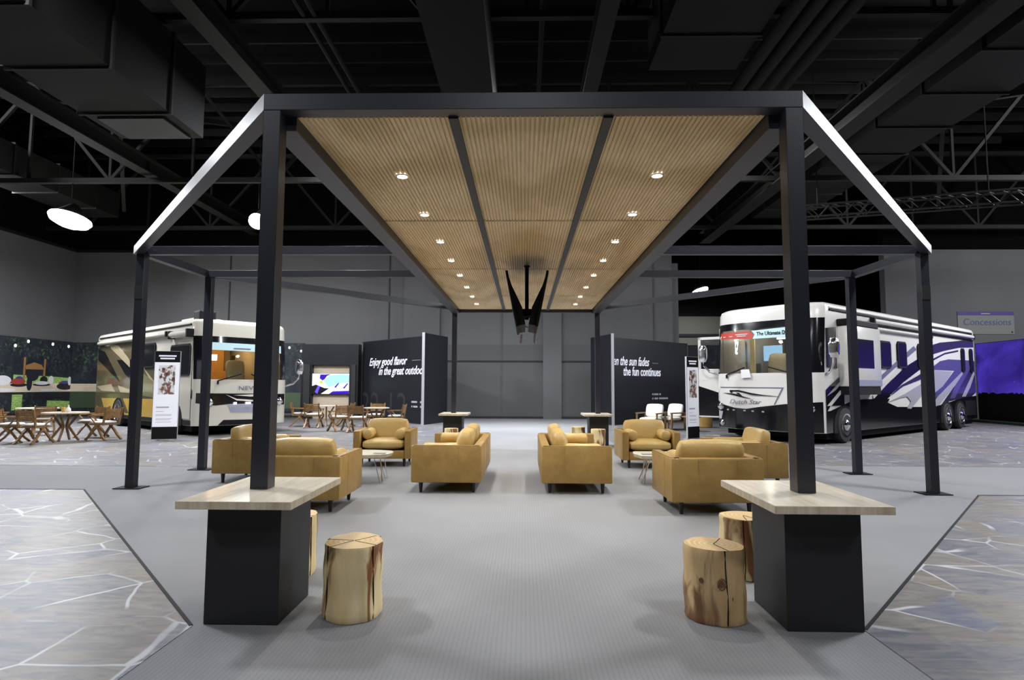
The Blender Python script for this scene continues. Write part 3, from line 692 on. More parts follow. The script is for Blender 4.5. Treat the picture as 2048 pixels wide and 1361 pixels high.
bm = B(); box(bm, 3.95, 4.55, -.012, 0, 2.46, 2.475); mk('dash', bm, M_letter_dim, q1)
bm = B()
for i, (z, segs) in enumerate(((.80, ((3.95, 4.35), (4.55, 4.7))), (.62, ((3.95, 4.02), (4.08, 4.38), (4.55, 4.7))))):
    for a, b in segs: box(bm, a, b, -.010, 0, z, z + .07)
mk('small_lettering', bm, M_letter_dim, q1)
text('ghost_numerals', '22 12', 1.5, M_panel_text, q1, T(-.1, -.004, .15) @ Matrix.Diagonal((1.1, 1, 1, 1)) @ F90, 0, .002)
bm = B(); box(bm, -.08, 4.75, -.01, .13, 3.36, 3.40); mk('top_trim', bm, M_frame, q1)
e1 = empty('display_wall', 'black end wall with a pale front edge left of the central aisle', 'wall panel', (-3.8, 22.55, .003), math.atan2(1.9, .62))
bm = B(); box(bm, 0, 2.0, 0, .13, 0, 3.48, None, .003); mk('board', bm, M_panel, e1)
bm = B(); box(bm, -.02, 0, .01, .12, 0, 3.5); mk('edge_trim', bm, M_alu, e1)
aR = math.atan2(3.25, 3.75)
q2 = disp_wall('display_wall', 'angled black wall with white words about the sun and fun', 3.42, 23.02, aR, 4.9, 3.36)
for k_, (s, u, z) in enumerate((('When the sun fades', -.62, 2.30), ('the fun continues', .53, 1.9))):
    tx = text('lettering', s, .50, M_letter, q2, T(u, -.012, z) @ Matrix.Diagonal((.68, 1, 1, 1)) @ F90, .32 if k_ == 0 else .12, .006, 'LEFT', .006)
    if k_ == 0:   # the first letters pass behind the end wall: cut them at the wall's own edge
        b2 = bmesh.new(); b2.from_mesh(tx.data); bmesh.ops.bisect_plane(b2, geom=b2.verts[:] + b2.edges[:] + b2.faces[:], plane_co=(.02, 0, 0), plane_no=(-1, 0, 0), clear_outer=True); b2.to_mesh(tx.data); b2.free()
bm = B(); box(bm, 2.38, 2.78, -.012, 0, 2.42, 2.433); mk('dash', bm, M_letter_dim, q2)
bm = B()
for z, segs in ((1.12, ((2.35, 2.43), (2.47, 2.75), (2.83, 2.92))), (.95, ((2.35, 2.42), (2.5, 2.72), (2.8, 3.4)))):
    for a, b in segs: box(bm, a, b, -.010, 0, z, z + .07)
mk('small_lettering', bm, M_letter_dim, q2)
e2 = empty('display_wall', 'black end wall with a pale front edge right of the central aisle', 'wall panel', (3.4, 22.85, .003), math.atan2(1.9, -.55))
bm = B(); box(bm, 0, 2.0, 0, .13, 0, 3.48, None, .003); mk('board', bm, M_panel, e2)
bm = B(); box(bm, -.02, 0, .01, .12, 0, 3.5); mk('edge_trim', bm, M_alu, e2)
b3 = disp_wall('display_wall', 'plain black wall section behind the right sign stand', 7.2, 26.35, 0, 4.6, 3.3)
bm = B(); box(bm, .55, 1.6, -.03, 0, 0, 2.25); mk('recess_panel', bm, M_frame, b3)
# television booth
bo = empty('display_booth', 'black booth wall with a wood panelled niche around a screen', 'booth', (-8.55, 26.1, .003))
def bb(name, x0, x1, y0, y1, z0, z1, m): 
    bm = B(); box(bm, x0, x1, y0, y1, z0, z1, None, .003); return mk(name, bm, m, bo)
bb('side_panel', -1.3, -.82, 0, .5, 0, 3.28, M_panel); bb('side_panel', .83, 1.22, 0, .5, 0, 3.28, M_panel); bb('header_panel', -.82, .83, 0, .5, 2.36, 3.28, M_panel)
bb('back_board', -.82, .83, .22, .5, 0, 2.36, M_birch); bb('pilaster', -1.18, -.9, -.05, 0, 0, 2.38, M_frame2); bb('pilaster', .92, 1.12, -.05, 0, 0, 2.38, M_frame2)
tv = empty('television', 'bright wall television in the wood niche of the booth', 'television', (-8.55, 26.15, 1.54))
bm = B(); box(bm, -.83, .83, 0, .05, -.46, .46, None, .006); mk('body', bm, M_black, tv)
M_scr = mat('screen_white', (0, 0, 0), .3, emit=(.92, .97, 1), es=1.5)
bm = B(); box(bm, -.815, .815, -.004, 0, -.445, .445); scr = mk('screen', bm, M_scr, tv)
def scrpoly(pts, m, d): 
    bm = B(); prism(bm, [(x / 1210 * 1.63 - .815, .445 - y / 700 * .89) for x, y in pts], lambda u, v, dd: (u, dd, v), -.004 - d, -.003); return mk('picture', bm, m, scr)
M_sb = mat('screen_blue', (0, 0, 0), .3, emit=(.05, .01, .6), es=1); M_sk = mat('screen_black', (0, 0, 0), .3, emit=(.01, .01, .02), es=1); M_sc = mat('screen_cyan', (0, 0, 0), .3, emit=(.5, .95, 1), es=1.1); M_sy = mat('screen_yellow', (0, 0, 0), .3, emit=(.7, .9, .1), es=1); M_sv = mat('screen_violet', (0, 0, 0), .3, emit=(.2, .12, 1), es=1)
scrpoly([(260, 30), (420, 30), (620, 10), (480, 80), (400, 200), (330, 240), (240, 160)], M_sb, .001)
scrpoly([(380, 230), (560, 60), (900, 30), (1210, 40), (1210, 300), (900, 330), (560, 470), (420, 320)], M_sc, .0012)
scrpoly([(250, 250), (330, 240), (350, 330), (260, 340)], M_sy, .0014)
scrpoly([(0, 430), (120, 380), (400, 500), (560, 510), (290, 700), (0, 700)], M_sk, .0016)
scrpoly([(180, 430), (260, 440), (180, 700), (90, 640)], M_sv, .0018)
scrpoly([(560, 700), (680, 610), (1210, 590), (1210, 700)], M_sb, .002)
scrpoly([(720, 470), (860, 320), (890, 330), (780, 490)], M_sb, .0022); scrpoly([(1010, 500), (1150, 330), (1185, 340), (1060, 520)], M_sb, .0022)

# ------------------------------------------------------------------ printed murals on the walls
mu = empty('photo_mural', 'printed fabric mural of a laid garden table under trees on the left wall', 'mural', (-20.93, 26.9, .0), -PI / 2)
# local: +x runs towards us along the left wall, -y faces into the hall? rotation -90: x->-y world, y->+x world
M_night = mat('mural_night_trees', (.03, .04, .05), .7); n = NT(M_night); v = n.coord()
f1 = n.noise(v, 7, 6, .4, .7); f2 = n.noise(v, .9, 3)
lf = n.mix(n.ramp(f2, [(.45, (0, 0, 0)), (.6, (1, 1, 1))]), (0, 0, 0), n.ramp(f1, [(.52, (0, 0, 0)), (.66, (1, 1, 1))]))
n.col(n.mix(lf, n.ramp(n.noise(v, 3, 4), [(.4, (.012, .014, .024)), (.7, (.03, .04, .05))]), (.10, .19, .09)))
M_grass = mat('mural_grass', (.3, .5, .12), .7, emit=(.3, .5, .12), es=.12); n = NT(M_grass); n.col(n.ramp(n.noise(n.coord((1, 1, 2)), 9, 4), [(.35, (.18, .34, .07)), (.65, (.42, .60, .20))]))
M_mt = mat('mural_table', (.78, .66, .50), .7); M_mc = mat('mural_chair', (.40, .20, .07), .7); M_mw = mat('mural_white', (.85, .85, .86), .7); M_md = mat('mural_dark', (.015, .016, .024), .7)
M_mr = mat('mural_fruit', (.4, .06, .04), .7); M_mb = mat('mural_berries', (.07, .06, .3), .7); M_bulb = mat('mural_bulb', (1, 1, .85), .6, emit=(1, 1, .85), es=.8)
def mp(name, pts, m, d, par=mu): 
    bm = B(); prism(bm, pts, lambda u, v_, dd: (u, dd, v_), d, 0); return mk(name, bm, m, par)
def ell(cx, cz, rx, rz, n_=20): return [(cx + rx * math.cos(k_ * 2 * PI / n_), cz + rz * math.sin(k_ * 2 * PI / n_)) for k_ in range(n_)]
# note: local y positive faces into the room here
pr = mp('print', [(-.2, .25), (8.5, .25), (8.5, 3.42), (-.2, 3.42)], M_night, .02)
mp('grass_print', [(-.2, 1.2), (2.9, 1.2), (2.9, 1.86), (1.2, 1.82), (-.2, 1.76)], M_grass, .024)
mp('grass_print', [(-.2, .36), (1.1, .36), (1.1, .76), (-.2, .70)], M_grass, .024); mp('grass_print', [(2.4, .4), (2.9, .4), (2.9, 1.04), (2.4, 1.04)], M_grass, .024)
mp('chair_print', [(2.33, 1.3), (2.42, 1.3), (2.44, 2.6), (2.34, 2.6)], M_mc, .026); mp('chair_print', [(1.30, 1.3), (1.39, 1.3), (1.38, 2.56), (1.28, 2.56)], M_mc, .026)
mp('chair_print', [(1.36, 2.1), (2.38, 2.1), (2.3, 2.27), (1.9, 2.40), (1.5, 2.3)], M_mc, .026)
mp('table_print', [(-.2, 1.14), (8.5, 1.14), (8.5, 1.5), (3.5, 1.5), (-.2, 1.52)], M_mt, .028)
mp('bench_print', [(-.2, .82), (1.72, .82), (1.72, 1.1), (-.2, 1.1)], M_md, .028)
for cx, cz, rx, rz, m in ((.12, 1.38, .5, .16, M_md), (.12, 1.52, .4, .1, M_mr), (.12, 1.56, .28, .07, M_mb), (2.62, 1.44, .42, .08, M_md), (2.66, 1.58, .36, .12, M_mr), (2.62, 1.66, .2, .14, M_mb), (1.45, 1.45, .48, .06, M_md), (1.45, 1.52, .38, .08, M_mw), (1.35, 1.66, .2, .16, M_md), (3.3, 1.24, .55, .07, M_mw), (1.1, 1.22, .42, .06, M_mw), (3.4, 1.62, .4, .2, M_mw), (.95, 1.66, .14, .18, M_mw), (-.12, 1.62, .1, .2, M_mw), (2.1, 1.5, .14, .3, M_md), (1.95, 1.85, .32, .25, M_md), (3.9, 1.3, .4, .1, M_mw)):
    mp('tableware_print', ell(cx, cz, rx, rz), m, .031 + random.random() * .004)
for cx, cz in ((2.91, 3.05), (2.28, 3.27), (.97, 3.24), (.05, 3.2), (3.9, 3.0)): mp('bulb_print', ell(cx, cz, .06, .07, 12), M_bulb, .036)
mu2 = empty('photo_mural', 'printed night garden mural along the back wall behind the left motorhome', 'mural', (-21, 27.12, 0))
bm = B(); box(bm, .1, 10.9, -.03, 0, .25, 3.4); mk('print', bm, M_night, mu2)
bm = B(); box(bm, .1, 1.4, -.034, -.03, 1.14, 1.5); mk('table_print', bm, M_mt, mu2); bm = B(); box(bm, .1, 10.9, -.034, -.03, .4, 1.13); mk('lawn_print', bm, mat('mural_dusk_lawn', (.06, .09, .05), .7), mu2)
for x in (9.4, 10.2, 10.75): 
    bm = B(); prism(bm, ell(x, 3.2 - (x - 10) ** 2 * .3, .05, .06, 12), lambda u, v_, dd: (u, dd, v_), -.037, -.03); mk('bulb_print', bm, M_bulb, mu2)
# violet night sky screen at right
M_sky = mat('night_sky_print', (.02, .01, .1), .6, emit=(.1, .05, .7), es=1); n = NT(M_sky); v = n.coord()
big = n.noise(v, .55, 5, .8); fine_ = n.noise(v, 9, 5, .2, .7)
e_ = n.ramp(big, [(.35, (.025, .012, .20)), (.6, (.075, .04, .52)), (.75, (.2, .18, .9))]); e_ = n.mix(n.ramp(fine_, [(.62, (0, 0, 0)), (.75, (.8, .8, .8))]), e_, (.2, .25, .95))
n.l(e_, n.b.inputs['Emission Color']); n.b.inputs['Emission Strength'].default_value = .75
sk = empty('sky_screen', 'violet starry night sky screen behind the right motorhome tail', 'screen', (19.93, 26.75, .003), math.atan2(-1, -.05))
bm = B(); box(bm, 0, 10.5, -.0, .12, .0, 3.42); mk('frame', bm, M_black, sk)
bm = B(); box(bm, .03, 10.4, -.004, 0, 1.2, 3.4); o = mk('print', bm, M_sky, sk)
bm = B(); rnd = random.Random(2); pts = [(.03, .25)] + [(10.4, .25)] ; x = 10.4
while x > .03: pts.append((x, 1.2 + rnd.random() * .09)); x -= .12
prism(bm, pts, lambda u, v_, dd: (u, dd, v_), -.008, 0); mk('treeline_print', bm, M_black, sk)
bm = B(); box(bm, -.1, 10.5, -.5, -.02, 0, .10, None, .02); gb = mk('grass_strip', bm, mat('dark_turf', (.02, .035, .02), .9), sk)
# concessions sign on the back wall
cs = empty('wall_sign', 'white wall sign reading Concessions with a violet top band', 'sign', (20.75, YB - .03, 4.39))
bm = B(); box(bm, -1.25, 1.25, 0, .03, -.51, .51, None, .003); mk('board', bm, mat('sign_board', (.20, .205, .19), .6), cs)
bm = B(); box(bm, -1.25, 1.25, -.004, 0, .34, .51); mk('band', bm, mat('violet_band', (.06, .035, .19), .6), cs)
text('lettering', 'Concessions', .42, mat('violet_letters', (.07, .08, .22), .6), cs, T(-1.03, -.006, -.10) @ F90, .08, .002)
bm = B(); box(bm, -.2, .2, -.006, 0, .40, .44); mk('logo', bm, M_letter_dim, cs); bm = B(); box(bm, 1.1, 1.17, -.006, 0, -.45, -.38); mk('mark', bm, M_wall_dark, cs)
# ------------------------------------------------------------------ motorhomes
def motorhome(cfg):
    W, L, H, sg = cfg['W'], cfg['L'], cfg['H'], cfg['sg']      # sg = +1: the side we see is at local x = 0 and the body grows to +x
    t = empty('motorhome', cfg['label'], 'motorhome', (*cfg['N'], .003), cfg['rz'])
    ZB0 = .30
    def rake(z): return .05 + (.20 * ((z - 1.5) / (H - 1.5)) ** 1.3 if z > 1.5 else .05 * (1.5 - z) * 0)
    def Fr(a, z, off=0.0):
        q = 2 * a / W - 1
        b = .24 * abs(q) ** 7 - .12 * (1 - q * q) + rake(z) - .06
        return Vector((sg * a, b - off, z))
    def P3(a, b, z): return Vector((sg * a, b, z))
    zs = [ZB0] + [ZB0 + (cfg['ws'][2] - ZB0) * k_ / 4 for k_ in range(1, 4)] + [cfg['ws'][2]] + [cfg['ws'][2] + (cfg['ws'][3] - cfg['ws'][2]) * k_ / 5 for k_ in range(1, 5)] + [cfg['ws'][3], cfg['cap_z'], H - .16, H - .06, H - .015, H]
    insets = {H - .06: .035, H - .015: .10, H: .22}
    av = sorted(set([0, .04, .1, .18, W - .18, W - .1, W - .04, W, cfg['ws'][0], cfg['ws'][1]] + [W * k_ / 16 for k_ in range(2, 15)]))
    av = [a for i, a in enumerate(av) if i == 0 or a - av[i - 1] > .012]
    parts = {'cap': B(), 'hood': B(), 'windshield': B(), 'mask': B()}
    mats_ = {'cap': cfg['white'], 'hood': cfg['white'], 'windshield': M_glass, 'mask': M_gloss_black}
    def pt(a, z):
        i = insets.get(z, 0)
        p = Fr(a, z); x = W / 2 + (a - W / 2) * (1 - 2 * i / W)
        return Vector((sg * x, p.y + i * 1.1, z))
    for zi in range(len(zs) - 1):
        for ai in range(len(av) - 1):
            a0, a1, z0, z1 = av[ai], av[ai + 1], zs[zi], zs[zi + 1]; ac, zc = (a0 + a1) / 2, (z0 + z1) / 2
            if cfg['ws'][0] < ac < cfg['ws'][1] and cfg['ws'][2] < zc < cfg['ws'][3]: k = 'windshield'
            elif zc > cfg['cap_z']: k = 'cap'
            elif zc > cfg['ws'][2] - .001: k = 'mask'
            else: k = 'hood'
            b_ = parts[k]; b_.faces.new([b_.verts.new(pt(a, z)) for a, z in ((a0, z0), (a1, z0), (a1, z1), (a0, z1))])
    for k, b_ in parts.items():
        bmesh.ops.remove_doubles(b_, verts=b_.verts, dist=.0005)
        mk({'cap': 'front_cap', 'hood': 'front_panel', 'windshield': 'windshield', 'mask': 'windshield_surround'}[k], b_, mats_[k], t, True)
    # body: side walls, rear wall, roof
    bm = B()
    def ring(z):
        i = insets.get(z, 0); y0 = pt(0, z).y; yw = pt(W, z).y
        return [P3(i, y0, z), P3(i, 1.2, z), P3(i, L - i, z), P3(W - i, L - i, z), P3(W - i, 1.2, z), P3(W - i, yw, z)]
    R_ = [[bm.verts.new(p) for p in ring(z)] for z in zs]
    for A, D in zip(R_, R_[1:]):
        for k in range(5): bm.faces.new((A[k], A[k + 1], D[k + 1], D[k]))
    roof = [bm.verts.new(pt(a, H)) for a in av]
    rr = R_[-1]; bm.faces.new([rr[5], rr[4], rr[3], rr[2], rr[1], rr[0]] + roof[1:-1])
    bmesh.ops.remove_doubles(bm, verts=bm.verts, dist=.0005)
    mk('body', bm, cfg['side'], t, True)
    bm = B(); box(bm, *sorted((sg * .12, sg * (W - .12))), .5, L - .2, .12, .42); mk('chassis', bm, M_black, t)
    # interior seen through the windshield
    fl = cfg['ws'][2] - .12
    bm = B(); box(bm, *sorted((sg * .15, sg * (W - .15))), .50, 1.15, fl - .25, fl, None, .04); mk('dashboard', bm, M_black, t)
    bm = B(); box(bm, *sorted((sg * .1, sg * (W - .1))), 4.1, 4.2, .6, cfg['cap_z']); mk('inner_wall', bm, cfg['in_wall'], t)
    bm = B(); box(bm, *sorted((sg * .1, sg * (W - .1))), .6, 4.1, cfg['cap_z'] - .02, cfg['cap_z']); mk('cab_ceiling', bm, cfg['in_wall'], t)
    bm = B(); box(bm, *sorted((sg * .1, sg * (W - .1))), .6, 4.1, .60, .64); mk('cab_floor', bm, M_black, t)
    for a_ in (W * .27, W * .73):
        se = mk('cab_seat', cushion(B(), .62, .6, .2, T(sg * a_, 1.85, fl + .0), .2, 6), cfg['seat'], t, True)
        mk('seat_back', cushion(B(), .60, .8, .2, T(sg * a_, 2.16, fl + .38) @ RX(math.radians(82)), .3, 6), cfg['seat'], se, True)
    for (a0, a1, z0, z1, b_, m) in cfg['inner']:
        bm = B(); box(bm, *sorted((sg * a0, sg * a1)), b_, b_ + .06, z0, z1, None, .01); mk('cabin_fitting', bm, m, t)
    for (a_, b_, z_, p_, c_) in cfg['cab_lights']:
        bm = B(); lathe(bm, [(.05, .0), (.05, -.02), (.02, -.03)], 14, T(sg * a_, b_, z_)); mk('ceiling_light', bm, mat('warm_lens', (1, .8, .5), .4, emit=(1, .75, .4), es=6), t)
        l = light('POINT', 'cabin_lamp', (sg * a_, b_, z_ - .12), p_, c_, .06); l.parent = t
    # flat paint graphics and panels on the visible side
    def side(name, pts, m, off, par=t, th=.004):
        pts = [(max(.26 if z < 5 else 0, b), z) for b, z in pts]
        bm = B(); prism(bm, pts, lambda b, z, d: Vector((-sg * d, b, z)), off - th, off); return mk(name, bm, m, par)
    def front(name, pts, m, off, par=t):
        bm = B(); f = bm.faces.new([bm.verts.new((a, 0, z)) for a, z in pts])
        for k in range(1, 24):
            bmesh.ops.bisect_plane(bm, geom=bm.verts[:] + bm.edges[:] + bm.faces[:], plane_co=(W * k / 24, 0, 0), plane_no=(1, 0, 0))
        zlo = min(z for a, z in pts); zhi = max(z for a, z in pts); k = zlo + .15
        while k < zhi:
            bmesh.ops.bisect_plane(bm, geom=bm.verts[:] + bm.edges[:] + bm.faces[:], plane_co=(0, 0, k), plane_no=(0, 0, 1)); k += .15
        for v in bm.verts: v.co = Fr(v.co.x, v.co.z, off)
        r_ = bmesh.ops.extrude_face_region(bm, geom=bm.faces[:])
        for v in [g for g in r_['geom'] if isinstance(g, bmesh.types.BMVert)]: v.co.y += .006
        return mk(name, bm, m, par, True)
    for i, (nm, pts, m) in enumerate(cfg['side_gfx']): side(nm, pts, m, .004 + i * .0012)
    for i, (nm, pts, m) in enumerate(cfg['front_gfx']): front(nm, pts, m, .006 + i * .0015)
    for k_, (b0, b1, z0, z1) in enumerate(cfg['windows']):
        fr = side('window', [(b0, z0 + .08), (b0 + .08, z0), (b1 - .08, z0), (b1, z0 + .08), (b1, z1 - .08), (b1 - .08, z1), (b0 + .08, z1), (b0, z1 - .08)], M_black, .045, th=.04)
        g_ = .05; side('pane', [(b0 + g_, z0 + .1), (b0 + .1, z0 + g_), (b1 - .1, z0 + g_), (b1 - g_, z0 + .1), (b1 - g_, z1 - .1), (b1 - .1, z1 - g_), (b0 + .1, z1 - g_), (b0 + g_, z1 - .1)], M_gloss_black, .049, fr)
    # roof rails, awning tubes
    for (z, b0, b1, h_, o_, m) in cfg['rails']:
        bm = B(); box(bm, *sorted((-sg * o_, sg * .02)), b0, b1, z, z + h_, None, min(.02, h_ / 3)); mk('roof_rail', bm, m, t)
    for (z, b0, b1, r_) in cfg['awnings']:
        bm = B(); tube(bm, [P3(-r_ * .9, b0, z), P3(-r_ * .9, b1, z)], r_, 14); a_ = mk('awning_tube', bm, cfg['white'], t, True)
        for bb_ in (b0, b1): bm = B(); box(bm, *sorted((-sg * r_ * 1.9, sg * .02)), bb_ - .05, bb_ + .05, z - r_ * 1.2, z + r_ * 1.2, None, .01); mk('awning_bracket', bm, M_black, a_)
    # wheels
    for b_ in cfg['wheels']:
        side('wheel_arch', [(b_ + .66 * math.cos(q), .42 + .58 * math.sin(q)) for q in [k_ * PI / 16 for k_ in range(17)]] + [(b_ - .66, .28), (b_ + .66, .28)], M_black, .03, th=.03)
        for side_a, outer in ((.0, 1), (W, -1)):
            M_ = T(sg * side_a, b_, .48) @ RY(-sg * outer * PI / 2)
            bm = B(); lathe(bm, [(.29, -.24), (.42, -.25), (.47, -.21), (.48, -.10), (.47, .0), (.44, .045), (.30, .06)], 36, M_)
            wh = mk('wheel', bm, M_rubber, t, True)
            if outer == 1:
                bm = B(); lathe(bm, [(.305, .04), (.30, .075), (.27, .07), (.235, .02), (.16, .035), (.13, .09), (.07, .12), (.02, .125)], 36, M_); rm = mk('rim', bm, M_chrome, wh, True)
                bm = B()
                for k_ in range(10):
                    q = k_ * PI / 5; lathe(bm, [(.026, .022), (.026, .046), (.01, .047)], 10, M_ @ T(.205 * math.cos(q), .205 * math.sin(q), 0))
                mk('hand_hole', bm, M_black, rm)
    # mirrors
    for (a_, z_, sgn) in cfg['mirrors']:
        bm = B(); x = sg * a_; e = sg * sgn
        tube(bm, [(x - e * .05, .45, z_ - .55), (x + e * .22, .12, z_ - .42), (x + e * .34, .02, z_ - .25), (x + e * .36, .0, z_)], .035, 8)
        m_ = mk('mirror_arm', bm, M_chrome, t, True)
        bm = B(); cushion(bm, .24, .16, .52, T(x + e * .36, .02, z_ + .12), .3, 5); mk('mirror_head', bm, M_chrome, m_, True)
    # wipers
    for a0, a1 in cfg['wipers']:
        bm = B(); p_ = Fr(a0, cfg['ws'][2] - .04, .04); q_ = Fr(a1, cfg['ws'][2] + .16, .05); bar(bm, p_, q_, .03, .03); bar(bm, Fr(a0, cfg['ws'][2] - .14, .03), p_, .04, .04); mk('wiper', bm, M_black, t)
    bm = B(); box(bm, -.45, .45, L * .3, L * .3 + 1.1, H, H + .28, T(sg * W / 2, 0, 0), .04); mk('roof_air_conditioner', bm, cfg['white'], t)
    return t, Fr, front, side, P3

G_brown = flat('bronze_paint', (.085, .07, .038), .12); G_olive = flat('olive_paint', (.15, .15, .075), .14); G_gold = flat('gold_gloss', (.42, .27, .06), .15); G_tan = flat('tan_paint', (.32, .27, .17), .15)
G_viol = flat('dark_violet_paint', (.030, .024, .06), .12); G_viol2 = flat('violet_paint', (.075, .065, .19), .14); G_silv = flat('silver_paint', (.33, .33, .38), .16); G_grey = flat('grey_paint', (.15, .15, .2), .15); G_red = flat('red_banner', (.45, .04, .03), .5, 0); G_cy = flat('pale_blue_banner', (.50, .72, .78), .5, 0)
G_cream = flat('light_stripe_paint', (.62, .60, .55), .2)
M_inw = mat('cabin_beige', (.30, .25, .18), .6); M_ino = mat('glowing_amber_cabinet', (.5, .22, .05), .45, emit=(1, .45, .08), es=.12); M_inseat = mat('cream_cab_seat', (.55, .52, .38), .6); M_ind = mat('dark_cabin', (.03, .025, .02), .5)  # amber cabinets glow slightly, standing in for the cabin's warm lighting
M_tvs = mat('cabin_screen', (0, 0, 0), .3, emit=(.45, .75, 1), es=.9); M_lamp = mat('white_lamp_face', (1, 1, 1), .4, emit=(.95, .95, 1), es=3)
def ws_banner(cfg): pass
# left motorhome
WL = 2.8
cfgL = dict(label='brown and cream motorhome on the left, its nose behind the canopy posts', N=(-9.35, 16.8), rz=math.radians(50), W=WL, L=9.6, H=3.42, sg=1, white=M_cream, side=M_cream,
    ws=(.30, 2.5, 1.64, 2.70), cap_z=2.90, in_wall=M_inw, seat=M_inseat,
    inner=[(.3, 1.2, 2.2, 2.7, 3.8, M_ino), (1.25, 2.4, 1.9, 2.75, 3.9, M_ino), (.2, .9, 1.2, 2.1, 3.7, M_ind), (1.5, 2.2, 1.5, 1.95, 3.2, M_ino), (2.25, 2.4, 1.6, 2.5, 3.0, M_ind), (1.55, 1.75, 2.3, 2.5, 2.9, M_lamp)],
    cab_lights=[(1.2, 1.3, 2.84, 10, (1, .8, .5)), (1.6, 2.6, 2.84, 18, (1, .62, .25)), (2.2, 3.0, 2.84, 14, (1, .6, .22))],
    side_gfx=[('colour_band', [(9.58, 3.0), (5.65, 2.97), (3.27, 2.18), (3.01, .32), (9.58, .32)], G_brown),
        ('colour_band', [(9.55, 2.85), (8.68, 2.71), (6.68, 1.54), (7.53, 1.8), (9.5, 2.42)], M_gloss_black), ('colour_band', [(7.21, 2.36), (5.07, 2.34), (4.06, 1.66), (4.93, 1.42), (6.21, 1.83)], M_gloss_black),
        ('paint_stripe', [(8.16, 2.98), (7.17, 2.91), (5.79, 2.32), (5.75, 2.07), (7.98, 2.81)], G_tan), ('paint_stripe', [(4.8, 2.3), (4.21, 1.97), (3.18, 1.51), (3.15, 1.28)], G_tan),
        ('colour_band', [(4.54, 1.9), (3.4, 1.58), (3.33, 1.06), (4.42, 1.11)], G_olive), ('colour_band', [(8.8, .96), (3.11, 1.02), (3.03, .43), (8.25, .40)], G_gold),  # olive patch, then a gold band along the lower side
        ('paint_stripe', [(9.5, 1.4), (7.47, 1.5), (5.63, 1.3), (5.61, 1.18), (8.85, 1.23)], G_tan), ('paint_stripe', [(7.76, 1.54), (5.99, .48), (5.62, .49), (7.08, 1.54)], G_brown),
        ('colour_band', [(3.2, 1.66), (1.47, 1.51), (.2, 1.34), (.2, 1.08), (1.43, 1.23), (3.15, 1.32)], M_gloss_black), ('side_skirt', [(9.5, .42), (3.01, .42), (.3, .46), (.3, .31), (9.5, .31)], M_black),
        ('door', [(2.12, 2.8), (.34, 2.72), (.34, .5), (2.12, .46)], M_cream)],
    front_gfx=[('banner', [(.3, 2.50), (2.55, 2.48), (2.55, 2.71), (.3, 2.72)], G_cy), ('grille', [(.06, 1.24), (2.74, 1.20), (2.74, .86), (2.3, .90), (1.9, .92), (.9, .92), (.5, .88), (.06, .95)], M_gloss_black),
        ('grille_trim', [(.78, 1.2), (1.1, 1.07), (1.7, 1.02), (2.1, 1.08), (2.4, 1.2), (2.1, 1.03), (1.7, .97), (1.1, 1.02)], G_cream), ('grille_trim', [(1.0, 1.18), (1.8, 1.2), (2.1, 1.15), (1.5, 1.13)], G_cream),
        ('number_panel', [(.85, .90), (2.0, .90), (1.9, .66), (.95, .68)], flat('pale_lilac', (.3, .31, .4), .3)), ('air_intake', [(.75, .46), (2.1, .44), (2.25, .31), (.6, .31)], M_black)],
    windows=[(.42, 1.95, 1.74, 2.68), (3.28, 4.35, 2.03, 2.83)], rails=[(3.22, .5, 9.4, .05, .03, M_black), (3.06, .9, 9.5, .06, .05, M_cream)], awnings=[(2.98, .4, 1.8, .10), (3.04, 2.2, 9.3, .07)],
    wheels=[1.55, 6.75], mirrors=[(WL, 1.95, 1)], wipers=[(.55, 1.2), (1.9, 1.5)])
tl, FrL, frontL, sideL, P3L = motorhome(cfgL)
text('front_lettering', 'NEWMAR', .17, G_grey, tl, T(1.12, FrL(1.5, 1.4, .02).y - .012, 1.33) @ Matrix.Diagonal((1.45, 1, 1, 1)) @ F90, 0, .002)
for a_, z_ in ((.34, .98), (2.46, .98)):
    bm = B(); M_ = T(*FrL(a_, z_, .05)) @ RX(PI / 2); lathe(bm, [(.10, -.04), (.11, .02), (.09, .03), (.02, .04)], 20, M_); mk('headlight', bm, M_chrome, tl, True)
for a_, w_ in ((1.0, .09), (1.35, .16)):
    frontL('running_light', [(a_, .91), (a_ + w_, .91), (a_ + w_, .97), (a_, .97)], M_lamp, .05)
bm = B(); box(bm, .4, .9, 1.0, 1.5, 3.4, 3.75, None, .05); tube(bm, [(.65, 1.2, 3.7), (.65, 1.2, 3.95)], .02, 6); mk('roof_antenna', bm, M_black, tl)
bm = B(); tube(bm, [P3L(1.0, FrL(1.0, 2.6, .01).y, 2.56), P3L(1.5, FrL(1.5, 2.6, .01).y, 2.56)], .02, 6); mk('banner_print', bm, G_grey, tl)
